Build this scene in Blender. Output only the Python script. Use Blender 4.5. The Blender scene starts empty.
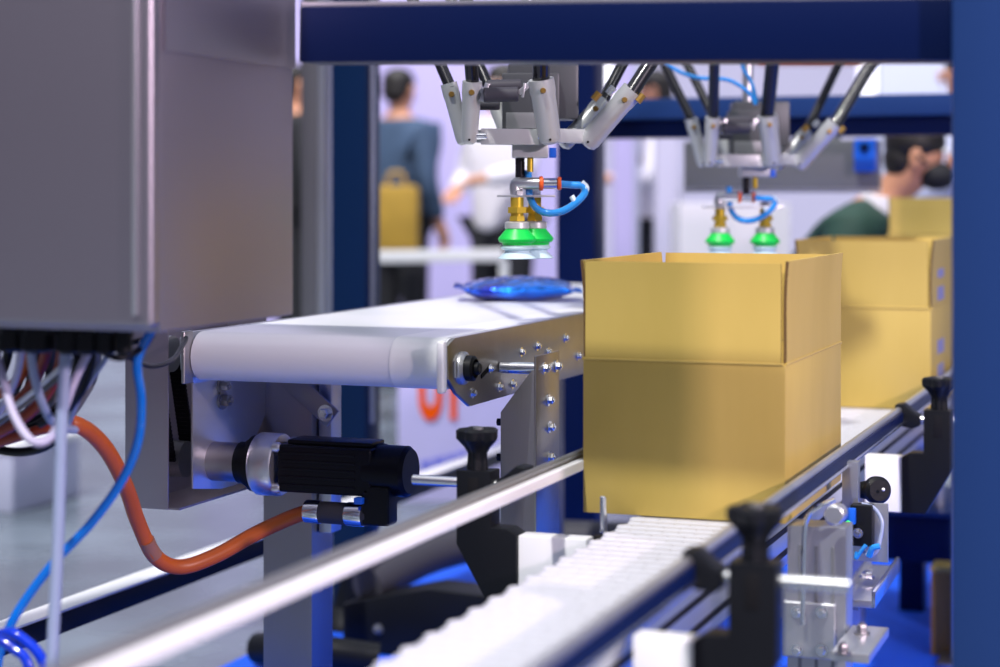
import bpy, bmesh, math, random
from mathutils import Vector, Matrix
random.seed(4)
C = bpy.context.scene.collection
H = 1.05                    # camera height
F = 1900.0                  # focal length in pixels of a 1000 px wide frame
A = math.radians(20.22)     # the machine line runs 20 degrees right of the view axis
RT = Vector((math.cos(A), math.sin(A), 0)); FW = Vector((-math.sin(A), math.cos(A), 0))
PI = math.pi

def P(px, py, D=None, X=None, Y=None, Z=None):
    """the point of the place seen at a spot of the photo, on a plane of known depth / x / y / height"""
    d = RT*((px-500)/F) + FW + Vector((0, 0, (195-py)/F))
    if D is not None: t = D
    elif X is not None: t = X/d.x
    elif Y is not None: t = Y/d.y
    else: t = (Z-H)/d.z
    return d*t + Vector((0, 0, H))

# ------------------------------------------------------------------ materials
def mat(name, col, rough=.5, metal=0, emit=0, bump=0, bscale=50, var=0, vscale=8, coat=0, trans=0, stretch=None, sss=0):
    m = bpy.data.materials.new(name); m.use_nodes = True
    n = m.node_tree; b = n.nodes['Principled BSDF']
    b.inputs['Base Color'].default_value = (*col, 1)
    b.inputs['Roughness'].default_value = rough
    b.inputs['Metallic'].default_value = metal
    b.inputs['Coat Weight'].default_value = coat
    b.inputs['Transmission Weight'].default_value = trans
    if emit:
        b.inputs['Emission Color'].default_value = (*col, 1); b.inputs['Emission Strength'].default_value = emit
    tc = n.nodes.new('ShaderNodeTexCoord'); mp = n.nodes.new('ShaderNodeMapping')
    n.links.new(tc.outputs['Object'], mp.inputs['Vector'])
    if stretch: mp.inputs['Scale'].default_value = stretch
    if var:
        t = n.nodes.new('ShaderNodeTexNoise'); t.inputs['Scale'].default_value = vscale; t.inputs['Detail'].default_value = 4
        n.links.new(mp.outputs[0], t.inputs['Vector'])
        mx = n.nodes.new('ShaderNodeMix'); mx.data_type = 'RGBA'
        mx.inputs[6].default_value = (*[c*(1-var) for c in col], 1); mx.inputs[7].default_value = (*[min(1, c*(1+var)) for c in col], 1)
        n.links.new(t.outputs['Fac'], mx.inputs[0]); n.links.new(mx.outputs[2], b.inputs['Base Color'])
    if bump:
        t = n.nodes.new('ShaderNodeTexNoise'); t.inputs['Scale'].default_value = bscale; t.inputs['Detail'].default_value = 5
        n.links.new(mp.outputs[0], t.inputs['Vector'])
        bp = n.nodes.new('ShaderNodeBump'); bp.inputs['Strength'].default_value = bump; bp.inputs['Distance'].default_value = .002
        n.links.new(t.outputs['Fac'], bp.inputs['Height']); n.links.new(bp.outputs[0], b.inputs['Normal'])
    return m

M = {}
M['steel'] = mat('brushed stainless', (.40, .385, .40), .38, 1, bump=.12, bscale=300, var=.08, vscale=6, stretch=(1, 1, .06))
M['steel_cab'] = mat('cabinet stainless', (.45, .41, .47), .42, 1, bump=.1, bscale=260, var=.05, vscale=3, stretch=(.08, .08, 1))
M['steel_lite'] = mat('machined aluminium', (.66, .67, .70), .34, .9, bump=.08, bscale=200, stretch=(.1, 1, 1))
M['steel_plate'] = mat('ground steel plate', (.50, .47, .44), .30, 1, bump=.2, bscale=120, var=.12, vscale=18)
M['chrome'] = mat('polished chrome', (.84, .85, .88), .20, 1)
M['alu'] = mat('cast aluminium grey', (.50, .52, .53), .38, .35, bump=.15, bscale=90, var=.06, vscale=20)
M['gearbox'] = mat('satin grey machine paint', (.25, .26, .28), .4, .6)
M['profile'] = mat('anodised profile', (.56, .58, .64), .3, .85)
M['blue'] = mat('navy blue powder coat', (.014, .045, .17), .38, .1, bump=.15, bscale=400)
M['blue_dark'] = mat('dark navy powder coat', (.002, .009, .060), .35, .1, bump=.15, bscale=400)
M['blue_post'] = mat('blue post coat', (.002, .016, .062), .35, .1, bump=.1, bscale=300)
M['white_belt'] = mat('white belt cover', (.80, .81, .87), .32, 0, bump=.06, bscale=40, var=.03, vscale=3)
M['belt_splice'] = mat('whiter belt splice', (.92, .93, .95), .3)
M['chain'] = mat('white acetal chain', (.60, .60, .67), .38, 0)
M['white'] = mat('white plastic', (.86, .87, .9), .35)
M['rail_white'] = mat('white sliding strip', (.90, .91, .95), .22)
M['black'] = mat('black nylon', (.006, .007, .010), .42, bump=.12, bscale=250)
M['black_matte'] = mat('matte black', (.01, .01, .012), .6)
M['motor'] = mat('black anodised motor', (.005, .0055, .010), .34, .2)
M['rubber'] = mat('dark grey sleeve', (.05, .05, .065), .55)
M['carbon'] = mat('carbon rod', (.012, .013, .018), .25, .1, coat=.4)
M['brass'] = mat('brass', (.80, .56, .06), .28, .75)
M['orange'] = mat('orange hose jacket', (.52, .10, .012), .42, var=.18, vscale=30)
M['tube_blue'] = mat('translucent blue air tube', (.0, .16, .68), .12, 0, coat=.6)
M['tube_deep'] = mat('deep blue air tube', (.0, .035, .62), .16, 0, coat=.5)
M['tube_sky'] = mat('light blue air tube', (.03, .30, .80), .15, 0, coat=.6)
M['tube_grey'] = mat('blue grey tube', (.30, .36, .55), .35)
M['cable_lilac'] = mat('pale lilac cable', (.50, .47, .66), .4)
M['hose_highlight'] = mat('painted hose highlight', (.34, .15, .10), .5)  # greyish highlight of the orange hose, put into the colour
M['cable_grey'] = mat('grey cable', (.16, .16, .16), .45)
M['cable_red'] = mat('red brown cable', (.30, .035, .012), .4)
M['green'] = mat('green silicone', (.0, .62, .07), .4)
M['clear_cup'] = mat('pale silicone lip', (.55, .72, .80), .35)
M['orange_ring'] = mat('orange release ring', (.80, .12, .02), .35)
M['blue_plastic'] = mat('blue plastic', (.01, .13, .72), .35)
M['lavender'] = mat('lavender partition', (.56, .50, .86), .7, var=.05, vscale=1.2)
M['wall'] = mat('pale hall wall', (.62, .60, .80), .8, var=.08, vscale=.6)
M['banner'] = mat('lilac banner print', (.55, .52, .86), .5, var=.12, vscale=4)
M['letter_orange'] = mat('orange print', (.90, .10, .002), .5)
M['print_blue'] = mat('blue print', (.18, .2, .75), .5)
M['carpet_blue'] = mat('bright blue carpet', (.0, .10, .95), .8, bump=.4, bscale=500, var=.25, vscale=3)
M['skin'] = mat('skin', (.62, .30, .18), .55)
M['hair'] = mat('dark hair', (.012, .010, .010), .5, bump=.5, bscale=90)
M['denim_dark'] = mat('dark blue cloth', (.045, .085, .16), .8, var=.3, vscale=10)
M['cloth_black'] = mat('black cloth', (.012, .013, .018), .8)
M['cloth_white'] = mat('white cloth', (.80, .78, .86), .8)
M['cloth_green'] = mat('dark green cloth', (.018, .060, .045), .75, var=.4, vscale=6)
M['bag_yellow'] = mat('mustard bag', (.42, .26, .03), .6, var=.25, vscale=12)
M['cloth_pale'] = mat('pale blue cloth', (.62, .66, .88), .8)
M['lightbox'] = mat('lit hall lightbox', (.95, .94, 1.0), .5, emit=1.1)
M['led_green'] = mat('green led', (.05, .9, .15), .3, emit=1.2)
M['pale_box'] = mat('pale lilac box', (.48, .50, .68), .6)
M['wood'] = mat('brown board', (.30, .17, .04), .6, var=.2, vscale=6)

for k_, v_ in (('black', .22), ('motor', .22), ('black_matte', .1), ('blue', .25), ('blue_dark', .18), ('blue_post', .22), ('carbon', .3), ('rubber', .25), ('letter_orange', .1), ('cable_grey', .3), ('floor', .5)):
    if k_ in M: M[k_].node_tree.nodes['Principled BSDF'].inputs['Specular IOR Level'].default_value = v_
M['brass_dark'] = mat('dull brass screw', (.40, .24, .06), .35, .8)
M['box_grey'] = mat('dark grey gearbox paint', (.06, .065, .075), .42, .3)

def card_mat():
    m = bpy.data.materials.new('corrugated cardboard'); m.use_nodes = True
    n = m.node_tree; b = n.nodes['Principled BSDF']; b.inputs['Roughness'].default_value = .62
    tc = n.nodes.new('ShaderNodeTexCoord')
    t = n.nodes.new('ShaderNodeTexNoise'); t.inputs['Scale'].default_value = 7; t.inputs['Detail'].default_value = 5
    mp = n.nodes.new('ShaderNodeMapping'); mp.inputs['Scale'].default_value = (1, 1, .35)
    n.links.new(tc.outputs['Object'], mp.inputs['Vector']); n.links.new(mp.outputs[0], t.inputs['Vector'])
    r = n.nodes.new('ShaderNodeValToRGB'); r.color_ramp.elements[0].position = .3; r.color_ramp.elements[1].position = .75
    r.color_ramp.elements[0].color = (.52, .37, .080, 1); r.color_ramp.elements[1].color = (.62, .45, .115, 1)
    n.links.new(t.outputs['Fac'], r.inputs[0]); n.links.new(r.outputs[0], b.inputs['Base Color'])
    w = n.nodes.new('ShaderNodeTexWave'); w.bands_direction = 'DIAGONAL'; w.inputs['Scale'].default_value = 38; w.inputs['Distortion'].default_value = .4
    mp2 = n.nodes.new('ShaderNodeMapping'); mp2.inputs['Scale'].default_value = (1, 1, 0)
    n.links.new(tc.outputs['Object'], mp2.inputs['Vector']); n.links.new(mp2.outputs[0], w.inputs['Vector'])
    bp = n.nodes.new('ShaderNodeBump'); bp.inputs['Strength'].default_value = .035; bp.inputs['Distance'].default_value = .002
    n.links.new(w.outputs['Fac'], bp.inputs['Height']); n.links.new(bp.outputs[0], b.inputs['Normal'])
    return m
M['card'] = card_mat()
M['card_edge'] = mat('cut cardboard edge', (.13, .07, .02), .8, bump=.6, bscale=400)
M['print_lilac'] = mat('lilac carton print', (.30, .30, .48), .6)

def foil_mat():
    m = mat('blue foil film', (.004, .13, .62), .12, .75)
    n = m.node_tree; b = n.nodes['Principled BSDF']; b.inputs['Coat Weight'].default_value = .8
    tc = n.nodes.new('ShaderNodeTexCoord')
    v = n.nodes.new('ShaderNodeTexNoise'); v.inputs['Scale'].default_value = 30; v.inputs['Detail'].default_value = 3
    n.links.new(tc.outputs['Object'], v.inputs['Vector'])
    bp = n.nodes.new('ShaderNodeBump'); bp.inputs['Strength'].default_value = .9; bp.inputs['Distance'].default_value = .022
    n.links.new(v.outputs['Fac'], bp.inputs['Height']); n.links.new(bp.outputs[0], b.inputs['Normal'])
    v2 = n.nodes.new('ShaderNodeTexNoise'); v2.inputs['Scale'].default_value = 11
    n.links.new(tc.outputs['Object'], v2.inputs['Vector'])
    r = n.nodes.new('ShaderNodeValToRGB'); r.color_ramp.elements[0].position = .38; r.color_ramp.elements[1].position = .62
    r.color_ramp.elements[0].color = (.0, .015, .40, 1); r.color_ramp.elements[1].color = (.0, .20, .90, 1)
    n.links.new(v2.outputs['Fac'], r.inputs[0]); n.links.new(r.outputs[0], b.inputs['Base Color'])
    return m
M['foil'] = foil_mat()

def floor_mat():
    m = bpy.data.materials.new('polished grey hall floor'); m.use_nodes = True
    n = m.node_tree; b = n.nodes['Principled BSDF']; b.inputs['Roughness'].default_value = .22
    tc = n.nodes.new('ShaderNodeTexCoord'); t = n.nodes.new('ShaderNodeTexNoise'); t.inputs['Scale'].default_value = 1.6; t.inputs['Detail'].default_value = 6
    n.links.new(tc.outputs['Object'], t.inputs['Vector'])
    r = n.nodes.new('ShaderNodeValToRGB'); r.color_ramp.elements[0].position = .35; r.color_ramp.elements[1].position = .7
    r.color_ramp.elements[0].color = (.07, .09, .11, 1); r.color_ramp.elements[1].color = (.21, .26, .32, 1)
    n.links.new(t.outputs['Fac'], r.inputs[0]); n.links.new(r.outputs[0], b.inputs['Base Color'])
    rr = n.nodes.new('ShaderNodeMapRange'); rr.inputs['To Min'].default_value = .12; rr.inputs['To Max'].default_value = .4
    n.links.new(t.outputs['Fac'], rr.inputs['Value']); n.links.new(rr.outputs[0], b.inputs['Roughness'])
    return m
M['floor'] = floor_mat()

# ------------------------------------------------------------------ mesh helpers
def frame_to(axis):
    z = axis.normalized(); h = Vector((0, 0, 1)) if abs(z.z) < .95 else Vector((1, 0, 0))
    x = h.cross(z).normalized(); return x, z.cross(x), z

class MB:
    def __init__(s): s.bm = bmesh.new()
    def _add(s, tmp):
        me = bpy.data.meshes.new('t'); tmp.to_mesh(me); tmp.free(); s.bm.from_mesh(me); bpy.data.meshes.remove(me)
    def box(s, x0, x1, y0, y1, z0, z1, b=0, seg=2, rot=None):
        t = bmesh.new(); bmesh.ops.create_cube(t, size=1)
        for v in t.verts:
            v.co = Vector(((v.co.x)*abs(x1-x0), v.co.y*abs(y1-y0), v.co.z*abs(z1-z0)))
        if b: bmesh.ops.bevel(t, geom=t.edges[:], offset=b, segments=seg, profile=.6, affect='EDGES')
        mt = Matrix.Translation(((x0+x1)/2, (y0+y1)/2, (z0+z1)/2))
        if rot is not None: mt = mt @ rot
        bmesh.ops.transform(t, matrix=mt, verts=t.verts); s._add(t); return s
    def bar(s, p0, p1, w, h, b=0, up=None):
        """a box beam from p0 to p1, w wide sideways and h high"""
        p0 = Vector(p0); p1 = Vector(p1); ax = p1-p0; L = ax.length
        z = ax.normalized(); u = Vector(up) if up else (Vector((0, 0, 1)) if abs(z.z) < .95 else Vector((0, 1, 0)))
        x = u.cross(z).normalized(); y = z.cross(x)
        t = bmesh.new(); bmesh.ops.create_cube(t, size=1)
        for v in t.verts: v.co = Vector((v.co.x*w, v.co.y*h, v.co.z*L))
        if b: bmesh.ops.bevel(t, geom=t.edges[:], offset=b, segments=2, profile=.6, affect='EDGES')
        R = Matrix((x, y, z)).transposed().to_4x4()
        bmesh.ops.transform(t, matrix=Matrix.Translation((p0+p1)/2) @ R, verts=t.verts); s._add(t); return s
    def lathe(s, prof, o, axis=(0, 0, 1), n=24, lobes=0, amp=0):
        """profile [(radius, distance along axis)] closed at both ends"""
        o = Vector(o); x, y, z = frame_to(Vector(axis)); rings = []
        for r, d in prof:
            ring = []
            for i in range(n):
                a = 2*PI*i/n; rr = r*(1+amp*math.cos(lobes*a)) if lobes else r
                ring.append(s.bm.verts.new(o + x*(rr*math.cos(a)) + y*(rr*math.sin(a)) + z*d))
            rings.append(ring)
        for a, b in zip(rings, rings[1:]):
            for i in range(n): s.bm.faces.new((a[i], a[(i+1) % n], b[(i+1) % n], b[i]))
        s.bm.faces.new(rings[0][::-1]); s.bm.faces.new(rings[-1]); return s
    def cyl(s, p0, p1, r, r1=None, n=20, ch=0):
        p0 = Vector(p0); p1 = Vector(p1); L = (p1-p0).length; r1 = r if r1 is None else r1
        pr = [(r-ch, 0), (r, ch), (r1, L-ch), (r1-ch, L)] if ch else [(r, 0), (r1, L)]
        return s.lathe(pr, p0, p1-p0, n)
    def prism(s, poly, axis, a0, a1, b=0):
        """polygon in the plane across the axis, extruded from a0 to a1; axis x: (y,z), y: (x,z), z: (x,y)"""
        def mk(u, v, a): return {'x': (a, u, v), 'y': (u, a, v), 'z': (u, v, a)}[axis]
        t = bmesh.new()
        A_ = [t.verts.new(mk(u, v, a0)) for u, v in poly]; B_ = [t.verts.new(mk(u, v, a1)) for u, v in poly]
        t.faces.new(A_[::-1]); t.faces.new(B_); n = len(poly)
        for i in range(n): t.faces.new((A_[i], A_[(i+1) % n], B_[(i+1) % n], B_[i]))
        bmesh.ops.recalc_face_normals(t, faces=t.faces)
        if b: bmesh.ops.bevel(t, geom=t.edges[:], offset=b, segments=2, profile=.6, affect='EDGES')
        s._add(t); return s
    def tube(s, pts, r, n=12, sub=8, r1=None):
        pts = [Vector(p) for p in pts]
        if len(pts) > 2:
            q = [pts[0]*2-pts[1]] + pts + [pts[-1]*2-pts[-2]]; out = []
            for i in range(1, len(q)-2):
                p0, p1, p2, p3 = q[i-1:i+3]
                for k in range(sub):
                    t = k/sub
                    out.append(.5*((2*p1)+(p2-p0)*t+(2*p0-5*p1+4*p2-p3)*t*t+(3*p1-p0-3*p2+p3)*t**3))
            out.append(pts[-1]); pts = out
        up = None; rings = []; N = len(pts)
        for i, p in enumerate(pts):
            tg = (pts[min(i+1, N-1)]-pts[max(i-1, 0)]).normalized()
            if up is None: up, _, _ = frame_to(tg)
            up = (up - tg*up.dot(tg)).normalized(); sd = tg.cross(up)
            rr = r if r1 is None else r+(r1-r)*i/(N-1)
            rings.append([s.bm.verts.new(p+up*(rr*math.cos(2*PI*k/n))+sd*(rr*math.sin(2*PI*k/n))) for k in range(n)])
        for a, b in zip(rings, rings[1:]):
            for i in range(n): s.bm.faces.new((a[i], a[(i+1) % n], b[(i+1) % n], b[i]))
        s.bm.faces.new(rings[0][::-1]); s.bm.faces.new(rings[-1]); return s
    def sphere(s, c, rx, ry=None, rz=None, rot=None, n=20):
        t = bmesh.new(); bmesh.ops.create_uvsphere(t, u_segments=n, v_segments=n//2+2, radius=1)
        m = Matrix.Translation(c)
        if rot is not None: m = m @ rot
        m = m @ Matrix.Diagonal((rx, ry or rx, rz or rx, 1))
        bmesh.ops.transform(t, matrix=m, verts=t.verts); s._add(t); return s
    def bolt(s, p, axis, r=.006, h=.005):
        """washer, hexagon head and socket"""
        p = Vector(p); ax = Vector(axis).normalized()
        s.lathe([(r*1.5, 0), (r*1.5, h*.25)], p, ax, 20)
        s.lathe([(r, 0), (r, h*.85), (r*.85, h)], p+ax*h*.25, ax, 6)
        s.lathe([(r*.5, 0), (r*.5, h*.3)], p+ax*h*1.2, ax, 12)
        return s
    def build(s, name, m, parent=None, angle=35):
        off = Vector((0, 0, 0)); q = parent
        while q is not None: off += q.location; q = q.parent
        bmesh.ops.recalc_face_normals(s.bm, faces=s.bm.faces)
        if parent is None:      # a thing of one mesh: origin at the middle of its base
            xs = [v.co for v in s.bm.verts]
            off = Vector(((min(v.x for v in xs)+max(v.x for v in xs))/2, (min(v.y for v in xs)+max(v.y for v in xs))/2, min(v.z for v in xs)))
        for v in s.bm.verts: v.co -= off
        me = bpy.data.meshes.new(name); s.bm.to_mesh(me); s.bm.free()
        o = bpy.data.objects.new(name, me); C.objects.link(o); me.materials.append(M[m])
        me.polygons.foreach_set('use_smooth', [True]*len(me.polygons)); me.set_sharp_from_angle(angle=math.radians(angle))
        if parent is None: o.location = off
        else: o.parent = parent
        return o

def tag(o, label, cat, group=None, kind=None):
    if kind: o['kind'] = kind
    if label: o['label'] = label
    if cat: o['category'] = cat
    if group: o['group'] = group
    return o
def thing(name, loc, label, cat, group=None):
    o = bpy.data.objects.new(name, None); C.objects.link(o); o.location = loc; o.empty_display_size = .05
    return tag(o, label, cat, group)
def struct(name, mb, m): o = mb.build(name, m); o['kind'] = 'structure'; return o

# ------------------------------------------------------------------ the hall
struct('floor', MB().box(-16, 12, -6, 24, -.05, 0), 'floor')
def facing(px0, px1, D, z0, z1, th, b=0):
    """a slab that faces the aisle at distance D between two sight lines"""
    a = P(px0, 195, D=D); c = P(px1, 195, D=D); a.z = c.z = (z0+z1)/2; o = FW*(th/2)
    return MB().bar(a+o, c+o, th, z1-z0, b, up=(0, 0, 1))
struct('wall_back', facing(-1200, 1900, 17, 0, 5.5, .2), 'wall')
cp = MB(); cp.box(-2.02, .9, 2.2, 5.6, 0, .012)
o = cp.build('carpet', 'carpet_blue'); tag(o, 'bright blue carpet on the floor beneath the packing line', 'carpet')

# ------------------------------------------------------------------ front blue gantry
g = thing('gantry_frame', (-.22, 2.17, .012), 'navy blue front frame with tall right post and top beam', 'machine frame')
a = P(297, 195, Y=2.17); 
L0 = Vector((a.x, 2.17, P(400, 64, Y=2.14).z)); 
xp_ = P(951, 195, Y=2.12).x
zb0 = P(300, 64, Y=2.14).z; zb1 = P(948, 60, Y=2.14).z
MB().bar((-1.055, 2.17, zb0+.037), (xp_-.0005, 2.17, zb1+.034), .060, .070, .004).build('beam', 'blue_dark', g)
MB().bar((-1.055, 2.17, zb0+.0745), (xp_-.0005, 2.17, zb1+.0715), .05, .006, .001).build('top_strip', 'steel_lite', g)  # thin pale strip along the upper edge of the beam
xp = P(951, 195, Y=2.12).x
MB().box(xp, xp+.10, 2.12, 2.22, .012, 2.3, .006).build('post', 'blue', g)
MB().box(xp-.03, xp+.13, 2.09, 2.25, .0125, .022, .002).build('foot_plate', 'blue_dark', g)
mb = MB()
for dx in (-.018, .118):
    for y in (2.10, 2.24): mb.bolt((xp+dx, y, .022), (0, 0, 1), .008, .006)
mb.build('anchor_bolts', 'chrome', g)

# rear gantry: dark post behind the robot, twin beam crossing to the right
pB = P(581, 195, D=5.0)
g = thing('gantry_frame', (pB.x, pB.y, 0), 'dark navy rear frame behind the boxes, post behind the nearer robot', 'machine frame')
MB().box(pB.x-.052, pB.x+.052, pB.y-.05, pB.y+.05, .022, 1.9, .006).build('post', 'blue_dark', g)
MB().box(pB.x-.09, pB.x+.09, pB.y-.09, pB.y+.09, .012, .022, .003).build('foot_plate', 'blue_dark', g)
xr = P(1060, 195, Y=pB.y+.1).x
zt = P(780, 97, Y=pB.y).z; zm = P(780, 118, Y=pB.y).z; zl = P(780, 137, Y=pB.y).z
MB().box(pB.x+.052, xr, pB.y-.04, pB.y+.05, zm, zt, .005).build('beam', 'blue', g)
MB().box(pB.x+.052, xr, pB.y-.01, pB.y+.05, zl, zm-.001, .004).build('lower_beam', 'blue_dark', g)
MB().box(xr-.1, xr, pB.y-.05, pB.y+.05, .012, zl, .005).build('post', 'blue', g)

pA = P(356, 195, D=4.6)
g = thing('frame_post', (pA.x, pA.y, 0), 'tall dark blue square post behind the upper conveyor and motor', 'post')
MB().box(pA.x-.045, pA.x+.045, pA.y-.045, pA.y+.045, .012, 2.1, .005).build('post', 'blue_post', g)
MB().box(pA.x+.046, pA.x+.049, pA.y-.02, pA.y+.0, .5, 2.1, .001).build('edge_strip', 'profile', g)

pS = P(314, 195, D=5.2)
g = thing('steel_post', (pS.x, pS.y, 0), 'brushed steel upright left of the tall dark blue post', 'post')
MB().box(pS.x-.025, pS.x+.022, pS.y-.03, pS.y+.03, .0, 2.2, .003).build('post', 'steel', g)
MB().box(pS.x+.0225, pS.x+.050, pS.y-.035, pS.y+.035, .03, 2.2, .012).build('side_profile', 'profile', g)

# grey cross beam under rear frame with blue unit at its right
g1 = P(668, 165, D=4.95); g2 = P(880, 165, D=4.95)
g = thing('cross_beam', (g2.x, g2.y, 0), 'wide grey steel cross beam beneath the dark navy rear beams', 'beam')
z0 = P(780, 188, D=4.95).z; z1 = P(780, 140, D=4.95).z
MB().box(g1.x, g2.x, g2.y-.03, g2.y+.03, z0, z1, .003).build('beam', 'gearbox', g)
MB().box(g1.x, g2.x, g2.y-.034, g2.y+.034, z0-.012, z0-.001, .002).build('lower_flange', 'steel_lite', g)
MB().box(g1.x+.05, g1.x+.09, g2.y+.031, g2.y+.05, z0+.02, z1+.03, .003).build('hanger', 'gearbox', g)
MB().box(g2.x-.15, g2.x-.11, g2.y+.031, g2.y+.05, z0+.02, z1+.03, .003).build('hanger', 'gearbox', g)
a = P(856, 172, Y=g2.y-.036); b_ = P(878, 139, Y=g2.y-.036)
mb = MB(); mb.box(a.x, b_.x, g2.y-.075, g2.y-.036, a.z, b_.z, .006); o = mb.build('blue_unit', 'blue_plastic', g)
MB().cyl(((a.x+b_.x)/2, g2.y-.076, (a.z+b_.z)/2+.02), ((a.x+b_.x)/2, g2.y-.082, (a.z+b_.z)/2+.02), .012, ch=.001).build('cap', 'blue_dark', o)

# ------------------------------------------------------------------ control cabinet (top left)
cx1 = P(158, 195, Y=1.841).x; zc = P(158, 333, Y=1.841).z
g = thing('control_cabinet', (cx1-.35, 2.01, zc), 'large brushed stainless control cabinet hanging at the top left', 'cabinet')
MB().box(cx1-.80, cx1, 1.846, 2.176, zc, 1.72, .004).build('body', 'steel_cab', g)
xd = P(152, 195, Y=1.82).x
dr = MB().box(cx1-.80, xd, 1.818, 1.842, zc+.006, 1.715, .009, 4).build('door', 'steel_cab', g)
MB().box(xd-.022, xd-.016, 1.812, 1.8185, zc+.02, 1.70, .003).build('door_lip', 'steel_lite', dr)
yv = P(165, 62, X=cx1).z
MB().box(cx1, cx1+.004, 1.85, 2.174, yv+.012, 1.72, .001).build('reflection_band', 'steel_cab', g)  # added sheet that imitates the beam's reflection on the cabinet side
for i, (px, r) in enumerate(((12, .020), (38, .024), (70, .018), (88, .016), (106, .013), (124, .011))):
    q = P(px, 340, Y=1.90)
    mb = MB(); mb.lathe([(r, 0), (r, .010)], (q.x, 1.9, zc-.0101), (0, 0, 1), 6); mb.lathe([(r*.6, 0), (r*.9, .004), (r*.9, .022)], (q.x, 1.9, zc-.032), (0, 0, 1), 20)
    mb.build('cable_gland', 'black', g)

# cables below the cabinet
def cable(name, label, m, pts, r, cat='cable', group=None):
    o = MB().tube(pts, r, 12, 8).build(name, m); tag(o, label, cat, group); return o
def px_pts(lst): return [P(px, py, Y=Y) for px, py, Y in lst]
cable('cable', 'straight blue-grey cable hanging down in front of the pale floor at the left', 'tube_grey', px_pts([(66, 346, 1.90), (62, 420, 1.89), (58, 540, 1.88), (53, 640, 1.87), (50, 720, 1.86)]), .0070)
cable('cable', 'pale lilac cable looping low below the cabinet at the left edge', 'cable_lilac', px_pts([(-8, 336, 1.92), (2, 375, 1.89), (14, 415, 1.87), (32, 441, 1.86), (50, 438, 1.88), (62, 415, 1.93), (75, 380, 1.96), (92, 345, 1.97)]), .0052)
cable('cable', 'blue-grey cable curving from the cabinet gland behind the straight cable', 'tube_grey', px_pts([(30, 348, 1.90), (34, 375, 1.91), (43, 405, 1.93), (56, 425, 1.97), (75, 430, 2.02)]), .0052)
cable('cable', 'faded blue cable slanting down left from below the cabinet corner', 'cable_lilac', px_pts([(22, 338, 1.93), (18, 370, 1.96), (6, 400, 2.0), (-12, 425, 2.04)]), .0048)
cable('cable', 'thin pale blue cable slanting from black cables towards the orange hose', 'tube_grey', px_pts([(118, 340, 2.02), (98, 370, 2.03), (78, 400, 2.05), (66, 432, 2.1)]), .0035)
for i, (r, m, pts, lab) in enumerate((
    (.0075, 'cable_red', [(-15, 440, 2.10), (18, 422, 2.08), (40, 402, 2.07), (58, 372, 2.06), (64, 338, 2.04)], 'lowest red-brown cable of the bundle under the cabinet'),
    (.0075, 'cable_red', [(-15, 422, 2.12), (10, 408, 2.10), (30, 388, 2.09), (44, 360, 2.07), (48, 338, 2.04)], 'middle red-brown cable of the bundle under the cabinet'),
    (.0070, 'orange', [(-15, 400, 2.12), (6, 390, 2.10), (22, 374, 2.09), (30, 352, 2.07), (32, 338, 2.04)], 'orange-brown topmost cable of the bundle under the cabinet'),
    (.0040, 'cable_grey', [(-15, 432, 2.06), (14, 412, 2.04), (40, 392, 2.03), (62, 372, 2.02), (80, 338, 2.0)], 'grey cable lying across the red-brown cables'),
    (.0034, 'white', [(-15, 426, 2.05), (16, 405, 2.03), (42, 384, 2.02), (66, 362, 2.01), (86, 338, 2.0)], 'thin white wire lying across the red-brown cables'),
    (.0070, 'cable_red', [(-15, 447, 2.16), (20, 436, 2.14), (48, 428, 2.13), (74, 424, 2.15)], 'red-brown cable running towards the start of the orange hose'))):
    cable('cable', lab, m, px_pts(pts), r)
for i, (r, pts, lab) in enumerate((
    (.0060, [(-15, 448, 2.2), (24, 452, 2.18), (55, 440, 2.16), (72, 405, 2.14), (84, 370, 2.12), (95, 338, 2.08)], 'long black cable sagging under the red-brown bundle'),
    (.0045, [(72, 338, 1.98), (78, 365, 1.98), (74, 392, 2.0), (62, 412, 2.02), (40, 425, 2.04)], 'black cable dropping beside the straight blue-grey cable'),
    (.0045, [(90, 338, 2.0), (92, 360, 2.0), (84, 388, 2.02), (70, 408, 2.05)], 'black cable curving down right of the straight blue-grey cable'),
    (.0040, [(98, 338, 1.97), (104, 352, 1.96), (122, 358, 1.97), (142, 348, 2.0), (152, 336, 2.03)], 'small black cable loop under the cabinet corner'),
    (.0036, [(118, 338, 2.02), (128, 356, 2.08), (150, 366, 2.2), (172, 360, 2.32), (184, 343, 2.46), (186, 338, 2.49)], 'black cable loop reaching across to the belt roller end'),
    (.0036, [(100, 338, 2.1), (112, 345, 2.1), (130, 343, 2.12), (148, 338, 2.14)], 'shallow black cable loop just under the cabinet edge'))):
    cable('cable', lab, 'black', px_pts(pts), r)
for i in range(9):
    x0 = 4+i*11; cable('cable', 'dark cable in the tangle under the cabinet', ('black', 'rubber', 'cable_grey')[i % 3], px_pts([(x0+6, 338, 2.10), (x0+2+(i*7) % 9, 362, 2.12+.008*i), (x0-12+(i*5) % 11, 388+(i*13) % 17, 2.12+.008*i), (x0-40, 408+(i*11) % 23, 2.13+.008*i), (-30, 415+(i*17) % 30, 2.14+.008*i)]), .0062, 'cable', 'dark cables tangled under the cabinet')
cable('air_hose', 'glossy blue air hose curving down in front of the orange hose', 'tube_blue', px_pts([(152, 330, 2.0), (140, 352, 2.0), (137, 368, 2.0), (141, 400, 2.0), (138, 440, 2.0), (122, 480, 2.0), (92, 522, 1.99), (56, 560, 1.98), (28, 596, 1.97), (10, 626, 1.96), (-2, 660, 1.96), (-6, 720, 1.96)]), .0058, 'hose')
cable('air_hose', 'deep blue hose end curling right at the bottom left corner', 'tube_deep', px_pts([(-14, 652, 1.93), (-2, 636, 1.93), (12, 633, 1.92), (27, 642, 1.92), (40, 656, 1.92), (52, 684, 1.92)]), .0066, 'hose')
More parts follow.
